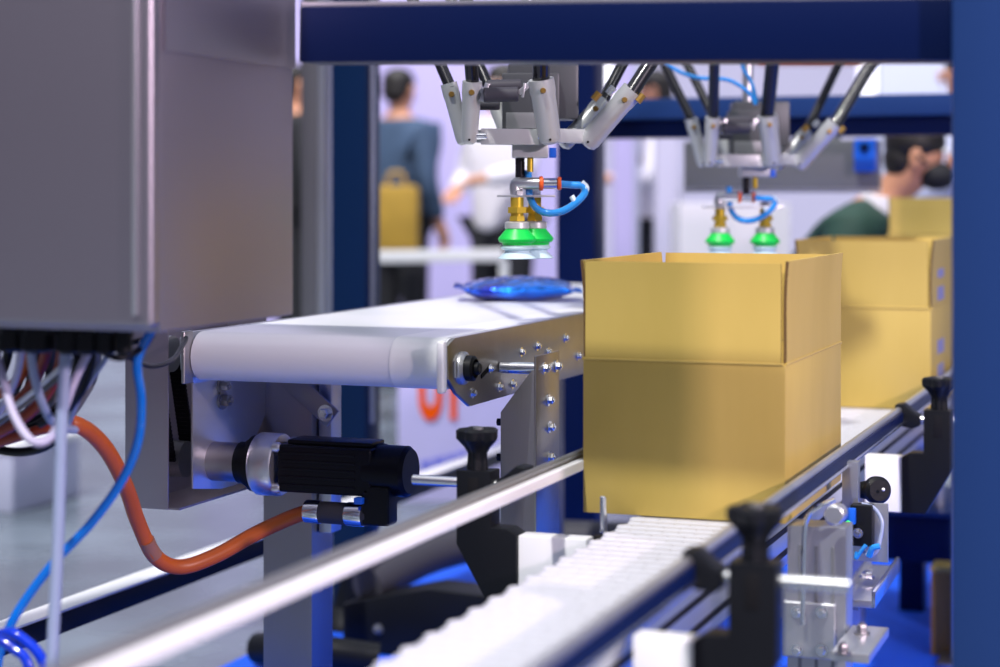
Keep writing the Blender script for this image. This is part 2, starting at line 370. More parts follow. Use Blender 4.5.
cable('air_hose', 'lower deep blue hose at the very bottom left corner', 'tube_deep', px_pts([(-14, 636, 1.90), (2, 641, 1.90), (14, 649, 1.90), (26, 660, 1.90), (34, 690, 1.9)]), .0062, 'hose')

# ------------------------------------------------------------------ upper belt conveyor
XL, XR, Y0, Y1 = -1.418, -1.012, 2.509, 4.25
ZT = H-.206; R = .037
g = thing('belt_conveyor', ((XL+XR)/2, 3.3, 0), 'upper conveyor with wide white flat belt and black drive motor', 'conveyor')
prof = []
for k in range(13):
    t = -PI/2 - PI*k/12; prof.append((Y0+R+R*math.cos(t), ZT-R+R*math.sin(t)))
for k in range(13):
    t = PI/2 - PI*k/12; prof.append((Y1-R+R*math.cos(t), ZT-R+R*math.sin(t)))
MB().prism(prof, 'x', XL, XR, 0).build('belt', 'white_belt', g, 50)
# splice: diagonal on top, wrapping over the roller at the right
sp = MB(); e = .0006; bm = sp.bm; rows = []
path = [(Y0+R+(R+e)*math.cos(-PI/2-PI*k/12), ZT-R+(R+e)*math.sin(-PI/2-PI*k/12)) for k in range(13)] + [(Y0+R+s_*.12, ZT+e) for s_ in range(1, 9)]
for k, (y, z) in enumerate(path):
    x0 = XR-.082 - (max(0, k-12))*.028*0 ; x1 = XR-.004
    if k > 12: x0 = XR-.082+ (k-12)*.0035; 
    rows.append((bm.verts.new((x0, y, z)), bm.verts.new((x1, y, z))))
for a, b in zip(rows, rows[1:]): bm.faces.new((a[0], a[1], b[1], b[0]))
sp.build('belt_splice', 'belt_splice', g, 60)
# side frames
def XP(px, py, X=-1.0): q = P(px, py, X=X); return (q.y, q.z)
poly = [(2.500, H-.214), (2.504, H-.262), (2.535, H-.285), (2.590, H-.309), (Y1, H-.309), (Y1, H-.2045), (2.53, H-.2045)]
sf = MB().prism(poly, 'x', -1.006, -1.000, .0012).build('side_frame', 'steel_plate', g)
poly2 = [(2.500, H-.214), (2.504, H-.262), (2.535, H-.285), (Y1, H-.285), (Y1, H-.206), (2.53, H-.206)]
MB().prism(poly2, 'x', XL-.014, XL-.008, .0012).build('side_frame', 'steel_lite', g)
MB().box(-1.012, -1.0008, 2.485, 2.502, H-.281, H-.206, .005, 3).build('end_cap', 'white', g)
MB().box(XL-.0075, XL-.001, 2.493, 2.52, H-.282, H-.203, .003, 3).build('end_cap', 'steel', g)
# bearing
by, bz = XP(461, 368)
br = MB(); br.lathe([(.024, 0), (.024, .006), (.020, .010)], (-1.0, by, bz), (1, 0, 0), 28)
br.box(-1.0, -.996, by-.030, by+.030, bz-.012, bz+.012, .002)
br.build('bearing_flange', 'steel_lite', g)
br = MB(); br.lathe([(.0185, 0), (.0185, .010), (.014, .013), (.014, .009), (.009, .009), (.009, .018), (.007, .020)], (-.990, by, bz), (1, 0, 0), 28); br.build('bearing', 'black', g)
for (px, py) in ((472, 393), (499, 387), (512, 384), (537, 346), (565, 338), (578, 356), (548, 352), (521, 352)):
    y, z = XP(px, py)
    MB().bolt((-1.0, y, z), (1, 0, 0), .0052, .005).build('bolt', 'chrome', sf)
y, z = XP(486, 372)
MB().prism([(y-.022, z-.008), (y+.014, z+.002), (y+.014, z+.009), (y-.022, z-.002)], 'x', -1.0, -.9985).build('slot', 'black_matte', sf)
MB().bolt((-.9985, y+.012, z+.004), (1, 0, 0), .0045, .005).build('bolt', 'chrome', sf)
# support post at the right side
px0, px1, py0, py1 = -.988, -.934, 2.684, 2.79
sb = MB().prism([(px0, 0.02), (px1, 0.02), (px1, H-.262), (px1-.004, H-.262), (px0, H-.327)], 'y', py0, py1, .0015).build('support_leg', 'steel', g)
q = MB(); q.box(px1, px1+.004, py0-.002, py1+.002, H-.56, H-.241, .0015); pl = q.build('mounting_plate', 'steel_plate', g)
for (px, py) in ((544, 368), (556, 366), (548, 400), (549, 427), (549, 457)):
    c = P(px, py, X=px1+.004); MB().bolt(c, (1, 0, 0), .0062, .007).build('bolt', 'chrome', pl)
for py in (422, 457):
    c = P(500, py, Y=py0+.02); MB().cyl((px0, py0+.02, c.z), (px0-.012, py0+.02, c.z), .006, n=6).build('bolt', 'black', sb)
y, z = XP(530, 370); MB().cyl((-.999, py0+.03, H-.262), (px1, py0+.03, H-.262), .009, ch=.001).build('spacer', 'chrome', g)
MB().box(px0-.03, px1+.03, py0-.03, py1+.03, 0.012, .022, .002).build('foot_plate', 'steel', g)
# left support leg, seen behind the motor
c0 = P(263, 195, Y=2.78); c1 = P(312, 195, Y=2.78)
MB().box(c0.x, c1.x, 2.78, 2.86, .012, H-.25, .003).build('support_leg', 'steel', g)
MB().bar(P(288, 378, Y=2.775), P(333, 419, Y=2.775), .034, .004, .001, up=(0, 1, 0)).build('strut', 'steel', g)
mb = MB(); mb.bolt(P(326, 413, Y=2.771), (0, -1, 0), .009, .010); mb.build('bolt', 'chrome', g)
MB().box(c1.x+.002, c1.x+.025, 2.80, 2.84, .5, H-.25, .003).build('gusset', 'steel_lite', g)
# cross tie under the belt
for yy in (3.2, 3.9): MB().box(XL-.008, -1.006, yy, yy+.04, H-.305, H-.285, .002).build('cross_tie', 'steel', g)
MB().box(XL-.01, XL+.03, 4.15, 4.2, 0.012, H-.285, .003).build('support_leg', 'steel', g)
MB().box(-1.05, -1.008, 4.15, 4.2, 0.012, H-.305, .003).build('support_leg', 'steel', g)

# drive housing
hx0, hx1, hy0, hy1, hz0, hz1 = -1.525, -1.451, 2.50, 2.82, H-.472, H-.20
mb = MB()
mb.box(hx0, hx1, hy0, hy0+.003, hz0, hz1, .0008); mb.box(hx0, hx0+.003, hy0+.003, hy1, hz0, hz1); mb.box(hx0+.003, hx1+.018, hy0+.003, hy1, hz0, hz0+.003)
mb.box(hx0+.003, hx1, hy1-.003, hy1, hz0+.003, hz1)
hs = mb.build('drive_housing', 'steel_cab', g)
mb = MB(); cyy = 2.60; 
mb.lathe([(.028, 0), (.028, .03)], (hx0+.02, cyy, H-.41), (1, 0, 0), 28)
mb.build('pulley', 'gearbox', hs)
mb = MB(); mb.lathe([(.028, 0), (.028, .03)], (hx0+.02, 2.555, H-.243), (1, 0, 0), 28); mb.build('pulley', 'gearbox', hs)
mb = MB()
for s_ in (-1, 1):
    p0 = Vector((hx0+.035, 2.555+s_*.031, H-.243)); p1 = Vector((hx0+.035, cyy+s_*.031, H-.41))
    mb.bar(p0, p1, .024, .003, 0, up=(0, 1, 0))
    for k in range(26):
        c = p0.lerp(p1, (k+.5)/26); mb.box(c.x-.012, c.x+.012, c.y-.003, c.y+.003, c.z-.0017, c.z+.0017)
mb.build('timing_belt', 'black', hs)
# motor plate
q = [XP(px, py, -1.432) for px, py in ((193, 378), (193, 489), (222, 489), (246, 482), (246, 462), (275, 392), (278, 378))]
mp_ = MB().prism(q, 'x', -1.436, -1.432, .001).build('motor_plate', 'steel_lite', g)
for (px, py, r) in ((222, 400, .010), (220, 386, .007)):
    MB().bolt(P(px, py, X=-1.432), (1, 0, 0), r, .012).build('bolt', 'steel', mp_)
mb = MB(); q = [XP(px, py, -1.46) for px, py in ((236, 378), (252, 383), (280, 379), (290, 378))]
# drive motor along the x axis
YM = 2.607; ZM = P(215, 461, Y=YM).z
def mx(px): return P(258+.922*(px-250), 460, Y=YM).x
mt = MB().box(mx(282), mx(383), YM-.036, YM+.036, ZM-.036, ZM+.036, .007, 3)
for k in range(5):
    mt.box(mx(286), mx(366), YM-.0375, YM+.0375, ZM-.026+k*.012, ZM-.022+k*.012, .0005)
mt.box(mx(290), mx(380), YM-.026, YM+.026, ZM+.036, ZM+.043, .003)
mot = mt.build('drive_motor', 'motor', g)
MB().lathe([(.030, 0), (.030, mx(234)-(-1.432))], (-1.432, YM, ZM), (1, 0, 0), 32).build('gear_neck', 'steel', mot)
w = mx(252)-mx(232); MB().lathe([(.032, 0), (.032, w*.35), (.036, w*.4), (.036, w*.6), (.043, w*.7), (.043, w)], (mx(232), YM, ZM), (1, 0, 0), 32).build('gear_head', 'black', mot)
w = mx(277)-mx(252); MB().lathe([(.046, 0), (.048, .003), (.048, w-.003), (.046, w)], (mx(252), YM, ZM), (1, 0, 0), 40).build('flange_ring', 'steel_lite', mot)
for s1 in (-1, 1):
    for s2 in (-1, 1):
        MB().lathe([(.008, 0), (.008, .009), (.006, .012)], (mx(277), YM+s1*.031, ZM+s2*.031), (1, 0, 0), 14).build('bolt', 'steel_lite', mot)
w = mx(416)-mx(372); MB().lathe([(.037, 0), (.038, .004), (.038, w-.006), (.033, w)], (mx(372), YM, ZM), (1, 0, 0), 36).build('end_cap', 'motor', mot)
MB().box(mx(372), mx(402), YM-.036, YM+.0, ZM-.078, ZM-.02, .006, 3).build('elbow_socket', 'black', mot)
zc2 = P(350, 514, Y=YM-.02).z
cn = MB(); X0 = mx(309); X1 = mx(376); W_ = X1-X0
cn.lathe([(.014, 0), (.0165, .004), (.0165, W_)], (X0, YM-.02, zc2), (1, 0, 0), 28); cc = cn.build('cable_plug', 'rubber', mot)
for a_, b_2 in ((0, .24), (.66, .93)):
    MB().lathe([(.0172, 0), (.0178, .002), (.0178, W_*(b_2-a_)-.002), (.0172, W_*(b_2-a_))], (X0+W_*a_, YM-.02, zc2), (1, 0, 0), 28).build('plug_ring', 'chrome', mot)
bx = mx(373)
MB().box(mx(367), mx(376), YM-.045, YM-.030, ZM-.046, ZM-.036, .002).build('blue_seal', 'blue_plastic', mot)
# orange hose
oh = cable('power_hose', 'orange jacketed motor hose sagging to the left of the motor', 'orange',
      [Vector((X0+.004, YM-.02, zc2))] + px_pts([(290, 518, 2.585), (255, 534, 2.56), (215, 556, 2.52), (180, 567, 2.48), (155, 556, 2.44), (138, 522, 2.40), (124, 482, 2.34), (102, 444, 2.28), (72, 423, 2.22), (30, 425, 2.2), (-15, 430, 2.2)]), .0115, 'hose')
tp = MB(); tp.tube(px_pts([(155, 556, 2.44), (150, 548.5, 2.43), (146.5, 540, 2.42)]), .0119); tp.build('highlight_sleeve', 'hose_highlight', oh)  # short duller sleeve that paints the highlight on the hose bend

# ------------------------------------------------------------------ lower chain conveyor
BX0, BX1, BZ = -.720, -.556, H-.434
g = thing('chain_conveyor', (-.64, 3.3, 0), 'lower conveyor with white ribbed plastic chain carrying the boxes', 'conveyor')
mb = MB(); pitch = .030; y = 1.25; row = 0
while y < 5.5:
    n = 7; dx = (BX1-BX0-.012)/n; off = .006 if row % 2 else 0
    t = bmesh.new()
    mb.box(BX0+.004+off, BX1-.012+off, y+.001, y+pitch-.0022, BZ-.012, BZ-.0008, .0034, 3)
    for k in range(n):
        x0 = BX0+off+k*dx
        mb.box(x0+.0004, x0+dx-.0004, y+.004, y+pitch*.60, BZ-.012, BZ, .0034, 3)
    t.free()
    y += pitch; row += 1
mb.build('chain_belt', 'chain', g, 60)
mb = MB(); mb.box(BX0+.01, BX1-.01, 1.25, 5.5, BZ-.03, BZ-.012); mb.build('wear_strip', 'white', g)
def profile(x0, x1, z0, z1, side):
    mb = MB(); mb.box(x0, x1, 1.2, 5.5, z0, z1, .002)
    return mb
for s_, x0 in ((1, BX1-.042), (-1, BX0+.004)):
    x1 = x0+.038
    xo = x1 if s_ > 0 else x0
    fr = MB().box(x0, x1, 1.2, 5.5, BZ-.100, BZ-.031, .002).build('side_profile', 'profile', g)
    mb = MB(); xx = sorted((xo-s_*.0005, xo+s_*.0012))
    for zz in (BZ-.048, BZ-.080): mb.box(xx[0], xx[1], 1.2, 5.5, zz-.004, zz+.004)
    mb.build('groove', 'black_matte', fr)
    mb = MB(); mb.box(*sorted((xo+s_*.002, xo+s_*.005)), 1.2, 5.5, BZ-.030, BZ-.006, .001); 
    if s_ > 0: mb.build('cover_strip', 'steel_lite', g)
# cross tubes & legs
for yy in (2.50, 4.3, 5.35):
    xc = P(818, 195, Y=2.5).x
    w0, w1 = (P(787, 195, Y=2.50).x, P(846, 195, Y=2.50).x)
    lg = MB().box(w0, w1, yy, yy+.055, .012, BZ-.004-.07*(0), .003)
    lo = lg.build('leg', 'profile', g)
    mb = MB()
    for fx in (.22, .5, .78): mb.box(w0+(w1-w0)*fx-.0022, w0+(w1-w0)*fx+.0022, yy-.0012, yy+.002, .02, BZ-.03)
    mb.build('groove', 'gearbox', lo)
    MB().box(w0-.03, w1+.05, yy-.05, yy+.1, 0.012, .022, .002).build('foot_plate', 'steel', lo)
    MB().box(-.755, -.715, yy, yy+.05, .012, BZ-.101, .003).build('leg', 'profile', g)
    MB().box(-.715, w0, yy+.005, yy+.045, BZ-.13, BZ-.09, .003).build('cross_bar', 'steel_lite', g)
q0 = P(783, 600, Y=2.494); q1 = P(836, 660, Y=2.494)
bk = MB().box(q0.x, q1.x, 2.488, 2.496, q1.z, q0.z, .0035, 3).build('corner_bracket', 'steel_lite', g)
for px in (797, 822):
    for py in (612, 650): MB().bolt(P(px, py, Y=2.487), (0, -1, 0), .0055, .006).build('bolt', 'chrome', bk)
f0 = P(835, 632, Y=2.50); MB().box(w1+.0015, w1+.050, 2.38, 2.54, P(850, 640, Y=2.45).z-.012, P(850, 640, Y=2.45).z, .002).build('base_shelf', 'steel_lite', g)
for px, py in ((862, 634), (843, 654)):
    c = P(px, py, Z=P(850, 640, Y=2.45).z); MB().bolt(c, (0, 0, 1), .007, .010).build('bolt', 'steel', g)
MB().tube([P(803, 625, Y=2.475), P(803, 600, Y=2.475), P(804, 540, Y=2.475), P(808, 516, Y=2.475), P(820, 506, Y=2.475), P(835, 500, Y=2.48)], .0033, 10).build('bent_rod', 'chrome', g)
c = P(838, 512, Y=2.47); MB().cyl(c, c+Vector((.0, -.03, 0)), .013, ch=.002).build('rod_collar', 'steel_lite', g)
# steel stop pin beside the box
c = P(603.5, 523, Y=2.44); c2 = P(604, 496, Y=2.44)
MB().cyl((c.x, 2.44, BZ-.02), (c.x, 2.44, c2.z), .0048, ch=.001).build('stop_pin', 'chrome', g)
MB().box(c.x-.012, BX0+.003, 2.42, 2.46, BZ-.04, BZ-.021, .002).build('pin_bracket', 'black', g)

# sensor bracket, knob
g = thing('photo_sensor', P(857, 535, Y=2.75), 'small black sensor with blue face and green light beside conveyor leg', 'sensor')
yq = 2.75
def bxp(mb, x0, y0, x1, y1, Y, th, b=.001):
    a = P(x0, y1, Y=Y); c = P(x1, y0, Y=Y); mb.box(a.x, c.x, Y, Y+th, a.z, c.z, b); return mb
bxp(MB(), 847, 504, 888, 560, yq+.012, .005, .001).build('bracket', 'steel_lite', g)
bxp(MB(), 842, 462, 858, 510, yq+.005, .02, .001).build('bracket_arm', 'profile', g)
bxp(MB(), 850, 506, 872, 546, yq-.016, .026, .003).build('housing', 'black', g)
bxp(MB(), 843, 509, 855, 524, yq-.026, .012, .001).build('blue_face', 'blue_plastic', g)
MB().sphere(P(848, 523, Y=yq-.027), .004, .003, .0035).build('signal_light', 'led_green', g)
MB().bolt(P(858, 533, Y=yq-.017), (0, -1, 0), .005, .006).build('screw', 'chrome', g)
MB().tube(px_pts([(862, 546, 2.74), (868, 556, 2.73), (876, 552, 2.73), (880, 540, 2.735), (882, 522, 2.74), (874, 508, 2.745), (862, 504, 2.75)]), .0028, 8).build('sensor_cable', 'tube_grey', g)
MB().tube(px_pts([(869, 556, 2.725), (873, 548, 2.72), (880, 546, 2.72)]), .0045, 8).build('cable_tie', 'tube_sky', g)
MB().tube(px_pts([(866, 545, 2.728), (862, 550, 2.728), (856, 558, 2.73), (857, 552, 2.73)]), .003, 8).build('plug', 'tube_sky', g)

g = thing('clamp_knob', P(876, 490, Y=2.85), 'round black clamping knob on a short steel rod beside white block', 'knob')
kc = P(877, 490, Y=2.85)
MB().lathe([(.016, 0), (.0205, .004), (.0205, .014), (.016, .019)], kc+Vector((-.004, -.0, 0)), (.55, -.8, .1), 30).build('knob_head', 'black', g)
MB().sphere(P(881, 489, Y=2.83)+Vector((.004, -.004, 0)), .0026).build('center_screw', 'white', g)
MB().cyl(P(848, 493, Y=2.85), kc, .007, ch=.001).build('rod', 'steel_lite', g)
MB().cyl(P(860, 490, Y=2.85), kc, .012, .017).build('neck', 'black', g)

# ------------------------------------------------------------------ guide rails
g = thing('guide_rail', (-.80, 2.4, H-.39), 'white faced guide rail running left of the boxes', 'rail')
def lerpz(X, px, py): return P(px, py, X=X).z
ZR = H-.365
MB().box(-.8085, -.8015, 1.15, 2.80, ZR-.006, ZR+.008, .002).build('rail_backing', 'steel', g)
MB().box(-.8012, -.790, 1.15, 2.79, ZR-.0115, ZR+.0035, .003, 3).build('sliding_strip', 'rail_white', g)
MB().tube([(-.803, 1.15, ZR+.010), (-.803, 2.8, ZR+.010)], .0042, 10).build('top_wire', 'gearbox', g)
g = thing('guide_rail', (-.48, 3.2, H-.39), 'dark blue and chrome guide rail running right of the boxes', 'rail')
ZR2 = H-.380
MB().box(-.4905, -.4795, 1.15, 5.5, ZR2-.016, ZR2+.006, .003).build('rail_backing', 'blue_dark', g)
MB().tube([(-.488, 1.15, ZR2+.008), (-.488, 5.5, ZR2+.008)], .0062, 14).build('top_tube', 'steel_lite', g)
MB().tube([(-.478, 1.15, ZR2-.012), (-.478, 5.5, ZR2-.012)], .0028, 10).build('edge_wire', 'chrome', g)

# ------------------------------------------------------------------ rail clamps
def rail_clamp(Yc, s, label, xo=0):
    """s = +1 right of the belt, -1 left; xo shifts it outward"""
    cx = -.64
    def X(v): return cx + s*(v+.64+xo)      # v is given for the right hand side
    g = thing('rail_clamp', (X(-.42), Yc, H-.54), label, 'clamp', 'guide rail clamps along the lower conveyor')
    def bx(mb, a, b, y0, y1, z0, z1, bv): mb.box(min(X(a), X(b)), max(X(a), X(b)), y0, y1, z0, z1, bv); return mb
    poly = [(-.445, H-.369), (-.396, H-.369), (-.396, H-.468), (-.442, H-.548), (-.482, H-.548), (-.482, H-.452), (-.468, H-.444), (-.445, H-.444)]
    body = MB().prism([(X(u), v) for u, v in poly], 'y', Yc-.019, Yc+.019, .0018).build('body', 'black', g)
    bx(MB(), -.428, -.413, Yc-.0198, Yc-.0188, H-.415, H-.378, .0003).build('slot', 'black_matte', body)
    bx(MB(), -.546-xo*.6, -.4825, Yc-.014, Yc+.018, H-.548, H-.452, .002).build('spacer_block', 'white', g)
    kz = H-.369
    MB().lathe([(.0135, 0), (.0130, .012), (.0125, .022), (.017, .030), (.023, .037), (.0265, .041), (.0268, .052), (.023, .055), (.012, .053)], (X(-.4205), Yc, kz), (0, 0, 1), 60, 5, .13).build('knob', 'black', g)
    MB().lathe([(.007, 0), (.007, .003)], (X(-.4205), Yc, kz+.0535), (0, 0, 1), 16).build('knob_cap', 'gearbox', g)
    MB().cyl((X(-.474), Yc, H-.388), (X(-.325), Yc, H-.388), .0070, ch=.0012).build('rod', 'chrome', g)
    hd = MB(); pts = [(-.494, H-.362), (-.480, H-.360), (-.462, H-.375), (-.452, H-.380), (-.452, H-.397), (-.462, H-.402), (-.480, H-.400), (-.494, H-.394)]
    hd.prism([(X(u), v) for u, v in pts], 'y', Yc-.018, Yc+.018, .003)
    hd.build('rail_holder', 'black', g)
    return g
rail_clamp(1.89, 1, 'black rail clamp at the front right, largest and most blurred')
rail_clamp(3.33, 1, 'black rail clamp at the right against the blue post, furthest away')
rail_clamp(2.39, -1, 'black rail clamp in the middle, left of the white chain beside the motor', .052)

# silver channel and dark beam right of the chain conveyor
c0 = P(858, 604, Y=3.0); c1 = P(884, 568, Y=3.4)
g = thing('mounting_channel', (c0.x, c0.y, c0.z), 'short silver channel bracket above the bright blue carpet at right', 'bracket')
MB().bar(c0, c1, .045, .012, .002).build('channel_base', 'steel_lite', g)
nn = (c1-c0).normalized(); sd = Vector((nn.y, -nn.x, 0)).normalized()
MB().bar(c0+sd*.024+Vector((0, 0, .008)), c1+sd*.024+Vector((0, 0, .008)), .006, .026, .001).build('channel_flange', 'chrome', g)
MB().bar(c0-sd*.024+Vector((0, 0, .008)), c1-sd*.024+Vector((0, 0, .008)), .006, .026, .001).build('channel_flange', 'steel_lite', g)
MB().bolt(P(867, 585, Y=3.17)+Vector((0, 0, .012)), (0, 0, 1), .009, .008).build('bolt', 'chrome', g)
MB().bar(c0+Vector((0,.02,-.006)), Vector((-.57, c0.y+.02, c0.z-.006)), .03, .012, .002).build('arm', 'steel', g)
a = P(880, 560, Y=4.5); b_ = P(992, 520, Y=4.5)
g = thing('base_cabinet', (b_.x, 4.5, 0), 'dark blue low machine base behind the rightmost clamp', 'machine')
MB().box(a.x, b_.x, 4.5, 4.9, a.z, b_.z, .006).build('base_beam', 'blue_dark', g)
MB().box(a.x, b_.x, 4.48, 4.9, b_.z+.001, b_.z+.014, .004).build('top_plate', 'blue', g)
MB().box(b_.x-.08, b_.x, 4.52, 4.6, 0.012, a.z, .003).build('leg', 'blue_dark', g)
MB().box(a.x, a.x+.06, 4.8, 4.88, 0.012, a.z, .003).build('leg', 'blue_dark', g)
for k in range(4):
    q = P(893+k*15, 500, Y=4.54); mb = MB(); mb.cyl((q.x, 4.56, b_.z+.014), (q.x, 4.56, b_.z+.07+.012*(k % 2)), .013, .011, ch=.002); mb.build('fitting', 'profile', g)
bw = P(941, 650, D=4.3)
g = thing('board_block', (bw.x, bw.y, 0), 'brown board block standing on blue carpet beside the right post', 'block')
mb = MB().box(bw.x-.02, bw.x+.03, bw.y-.02, bw.y+.06, .012, .20, .003); mb.build('board', 'wood', g)
MB().box(bw.x-.022, bw.x+.032, bw.y-.022, bw.y+.062, .20, .212, .002).build('lid_board', 'card', g)

# low steel rail on the left, running with the line
g = thing('floor_rail', (-1.80, 3.6, 0), 'low steel rail crossing behind the orange hose at lower left', 'rail')
zr = H-.70
MB().box(-1.835, -1.79, 2.2, 5.2, zr-.036, zr, .003).build('rail_bar', 'black', g)
MB().box(-1.838, -1.787, 2.2, 5.2, zr+.0005, zr+.005, .001).build('rail_top', 'white', g)
for yy in (2.3, 5.0): MB().box(-1.83, -1.80, yy, yy+.03, .012, zr-.036, .003).build('rail_foot', 'steel', g)

# black cast foot under the middle and its outrigger
g = thing('outrigger_stand', P(345, 640, D=4.45), 'black moulded machine foot with splayed legs on blue carpet', 'stand')
mb = MB(); D_ = 4.45
c = P(352, 600, D=D_); c.z = 0
mb.lathe([(.10, .012), (.095, .03), (.06, .06), (.05, .12), (.055, .14)], (pA.x, pA.y-.0, 0), (0, 0, 1), 24); mb.build('foot_cup', 'black', g)
mb = MB()
mb.prism([(u, v) for u, v in ((-1.83, .013), (-1.50, .013), (-1.38, .11), (-1.40, .16), (-1.62, .17), (-1.83, .12))], 'y', 3.93, 4.05, .006); mb.build('outrigger', 'black', g)
mb = MB(); mb.tube([(-1.80, 4.0, .15), (-1.72, 4.25, .19), (-1.58, 4.42, .20), (-1.30, 4.50, .20)], .045, 14); mb.build('duct', 'rubber', g)
mb = MB(); mb.tube([(-1.95, 3.75, .05), (-1.80, 3.7, .07), (-1.66, 3.75, .05)], .035, 12); mb.build('toe', 'black', g)
for k in range(2): MB().bolt((-1.74+.16*k, 3.929, .07), (0, -1, 0), .008, .006).build('bolt', 'gearbox', g)

# ------------------------------------------------------------------ cartons
def carton(loc, W, L, h1, h2, label, group=None, marks=False, seed=0, lean=(.0, .0, .0, .0), th=.0042):
    rnd = random.Random(seed)
    g = thing('cardboard_box', loc, label, 'box', group); x0, y0, z0 = loc[0]-W/2, loc[1]-L/2, loc[2]
    x1, y1 = x0+W, y0+L; zc = z0+h1; zt = zc+h2
    mb = MB(); mb.box(x0, x1, y0, y0+th, z0, zc, .0012); mb.box(x0, x1, y1-th, y1, z0, zc, .0012)
    mb.box(x0, x0+th, y0+th, y1-th, z0, zc, .0008); mb.box(x1-th, x1, y0+th, y1-th, z0, zc, .0008); mb.box(x0+th, x1-th, y0+th, y1-th, z0+.001, z0+.008)
    body = mb.build('body', 'card', g)
    mb = MB()                                                   # pressed crease ridges
    for p, q in (((x0+.003, y0, zc), (x1-.003, y0, zc)), ((x1, y0+.003, zc), (x1, y1-.003, zc)), ((x0, y0+.003, zc), (x0, y1-.003, zc))):
        mb.tube([p, q], .0022, 8)
    mb.build('crease', 'card', body)
    def flap(p, u, n, Lf, hh, ln, name='flap'):
        """p: lower corner, u: along, n: outward"""
        p = Vector(p); u = Vector(u); n = Vector(n); t = bmesh.new(); cols = []
        N = 7
        for i in range(N+1):
            f = i/N; z = hh*f; o = n*(ln*f*f + .0008*math.sin(f*5+seed))
            cols.append([t.verts.new(p+o+Vector((0, 0, z))), t.verts.new(p+u*Lf+o*1.0+Vector((0, 0, z))),
                         t.verts.new(p+u*Lf+o-n*th+Vector((0, 0, z))), t.verts.new(p+o-n*th+Vector((0, 0, z)))])
        for a, b in zip(cols, cols[1:]):
            for k in range(4): t.faces.new((a[k], a[(k+1) % 4], b[(k+1) % 4], b[k]))
        t.faces.new(cols[0][::-1]); t.faces.new(cols[-1])
        mb = MB(); mb._add(t); f = mb.build('flap', 'card', g)
        me = f.data; me.materials.append(M['card_edge'])
        for pl in me.polygons:
            if abs(pl.normal.dot(u)) > .9: pl.material_index = 1
    e = .0035
    flap((x0+e, y0, zc+.001), (1, 0, 0), (0, -1, 0), W-2*e-.002, h2, lean[0])
    flap((x1, y0+e+.002, zc+.001), (0, 1, 0), (1, 0, 0), L-2*e-.004, h2+.003, lean[1])
    flap((x0+e, y1, zc+.001), (1, 0, 0), (0, 1, 0), W-2*e, h2, lean[2])
    flap((x0, y0+e+.002, zc+.001), (0, 1, 0), (-1, 0, 0), L-2*e-.004, h2+.001, lean[3])
    if marks:
        mb = MB()
        for zz in (.055, .105, .215, .262): mb.box(x1+.0002, x1+.001, y0+.10, y0+.20, z0+zz, z0+zz+.028)
        mb.build('printed_marks', 'print_lilac', g)
    return g
WB = .273; LB = .415
carton((-.512-.279/2, 2.476+LB/2, BZ+.0005), .279, LB, .210, .132, 'open cardboard box nearest the camera with flaps standing up', 'open cartons on the lower conveyor', False, 1, (.001, .004, .004, .006))
carton((-.508-WB/2, 3.887+LB/2, BZ+.0005), WB, LB, .205, .134, 'second open cardboard box, behind the nearest box at right', 'open cartons on the lower conveyor', True, 2, (.002, .006, .012, .004))
carton((-.520-WB/2, 5.20+.12, BZ+.0005), WB, .24, .33, .095, 'small-looking bright carton rising behind the second box at far right', None, False, 3, (.0, .004, .004, .0))

# ------------------------------------------------------------------ blue bag on the belt
def bag():
    c = P(518, 300, Z=ZT); c.z = ZT
    g = MB(); bm = g.bm; NU, NV = 60, 34; Lb, Wb, Hb = .250, .17, .047; rnd = random.Random(7)
    top = []; bot = []
    rv = RT
    fv = Vector((-math.sin(A), math.cos(A), 0))
    for i in range(NU+1):
        u = -1+2*i/NU; rt = []; rb = []
        for j in range(NV+1):
            v = -1+2*j/NV
            uu = max(0, 1-abs(u/.86)**2.6) if abs(u) < .86 else 0
            vv = max(0, 1-abs(v)**2.4)
            hgt = (uu*vv)**.55
            wr = .0026*math.sin(v*15+u*3)*(abs(u)**2)*vv + .0016*math.sin(u*23+v*7)*vv*uu+.0012*math.sin(v*19-u*13)*vv
            wv = Wb/2*v*(1-.10*(1-abs(u)**3)*0-.06*abs(u)) ; 
            lift = .010+.004*math.sin(u*4) + (.010*max(0, -u-.6))
            cz = lift*(1-hgt*.6) if True else 0
            crim = .0012*math.sin(v*60) if abs(u) > .88 else 0
            p = c + rv*(u*Lb/2) + fv*(wv)
            rt.append(bm.verts.new(p+Vector((0, 0, .012+hgt*(Hb-.014)+wr+crim+lift*(1-hgt)))))
            rb.append(bm.verts.new(p+Vector((0, 0, max(.0006, .0105-hgt*.012+crim+lift*(1-hgt))))))
        top.append(rt); bot.append(rb)
    for i in range(NU):
        for j in range(NV):
            bm.faces.new((top[i][j], top[i+1][j], top[i+1][j+1], top[i][j+1])); bm.faces.new((bot[i][j], bot[i][j+1], bot[i+1][j+1], bot[i+1][j]))
    for i in range(NU):
        bm.faces.new((bot[i][0], bot[i+1][0], top[i+1][0], top[i][0])); bm.faces.new((top[i][NV], top[i+1][NV], bot[i+1][NV], bot[i][NV]))
    for j in range(NV):
        bm.faces.new((top[0][j], top[0][j+1], bot[0][j+1], bot[0][j])); bm.faces.new((bot[NU][j], bot[NU][j+1], top[NU][j+1], top[NU][j]))
    o = g.build('foil_bag', 'foil', None, 80)
    tag(o, 'shiny blue filled pillow bag lying on the white upper belt', 'bag')
bag()

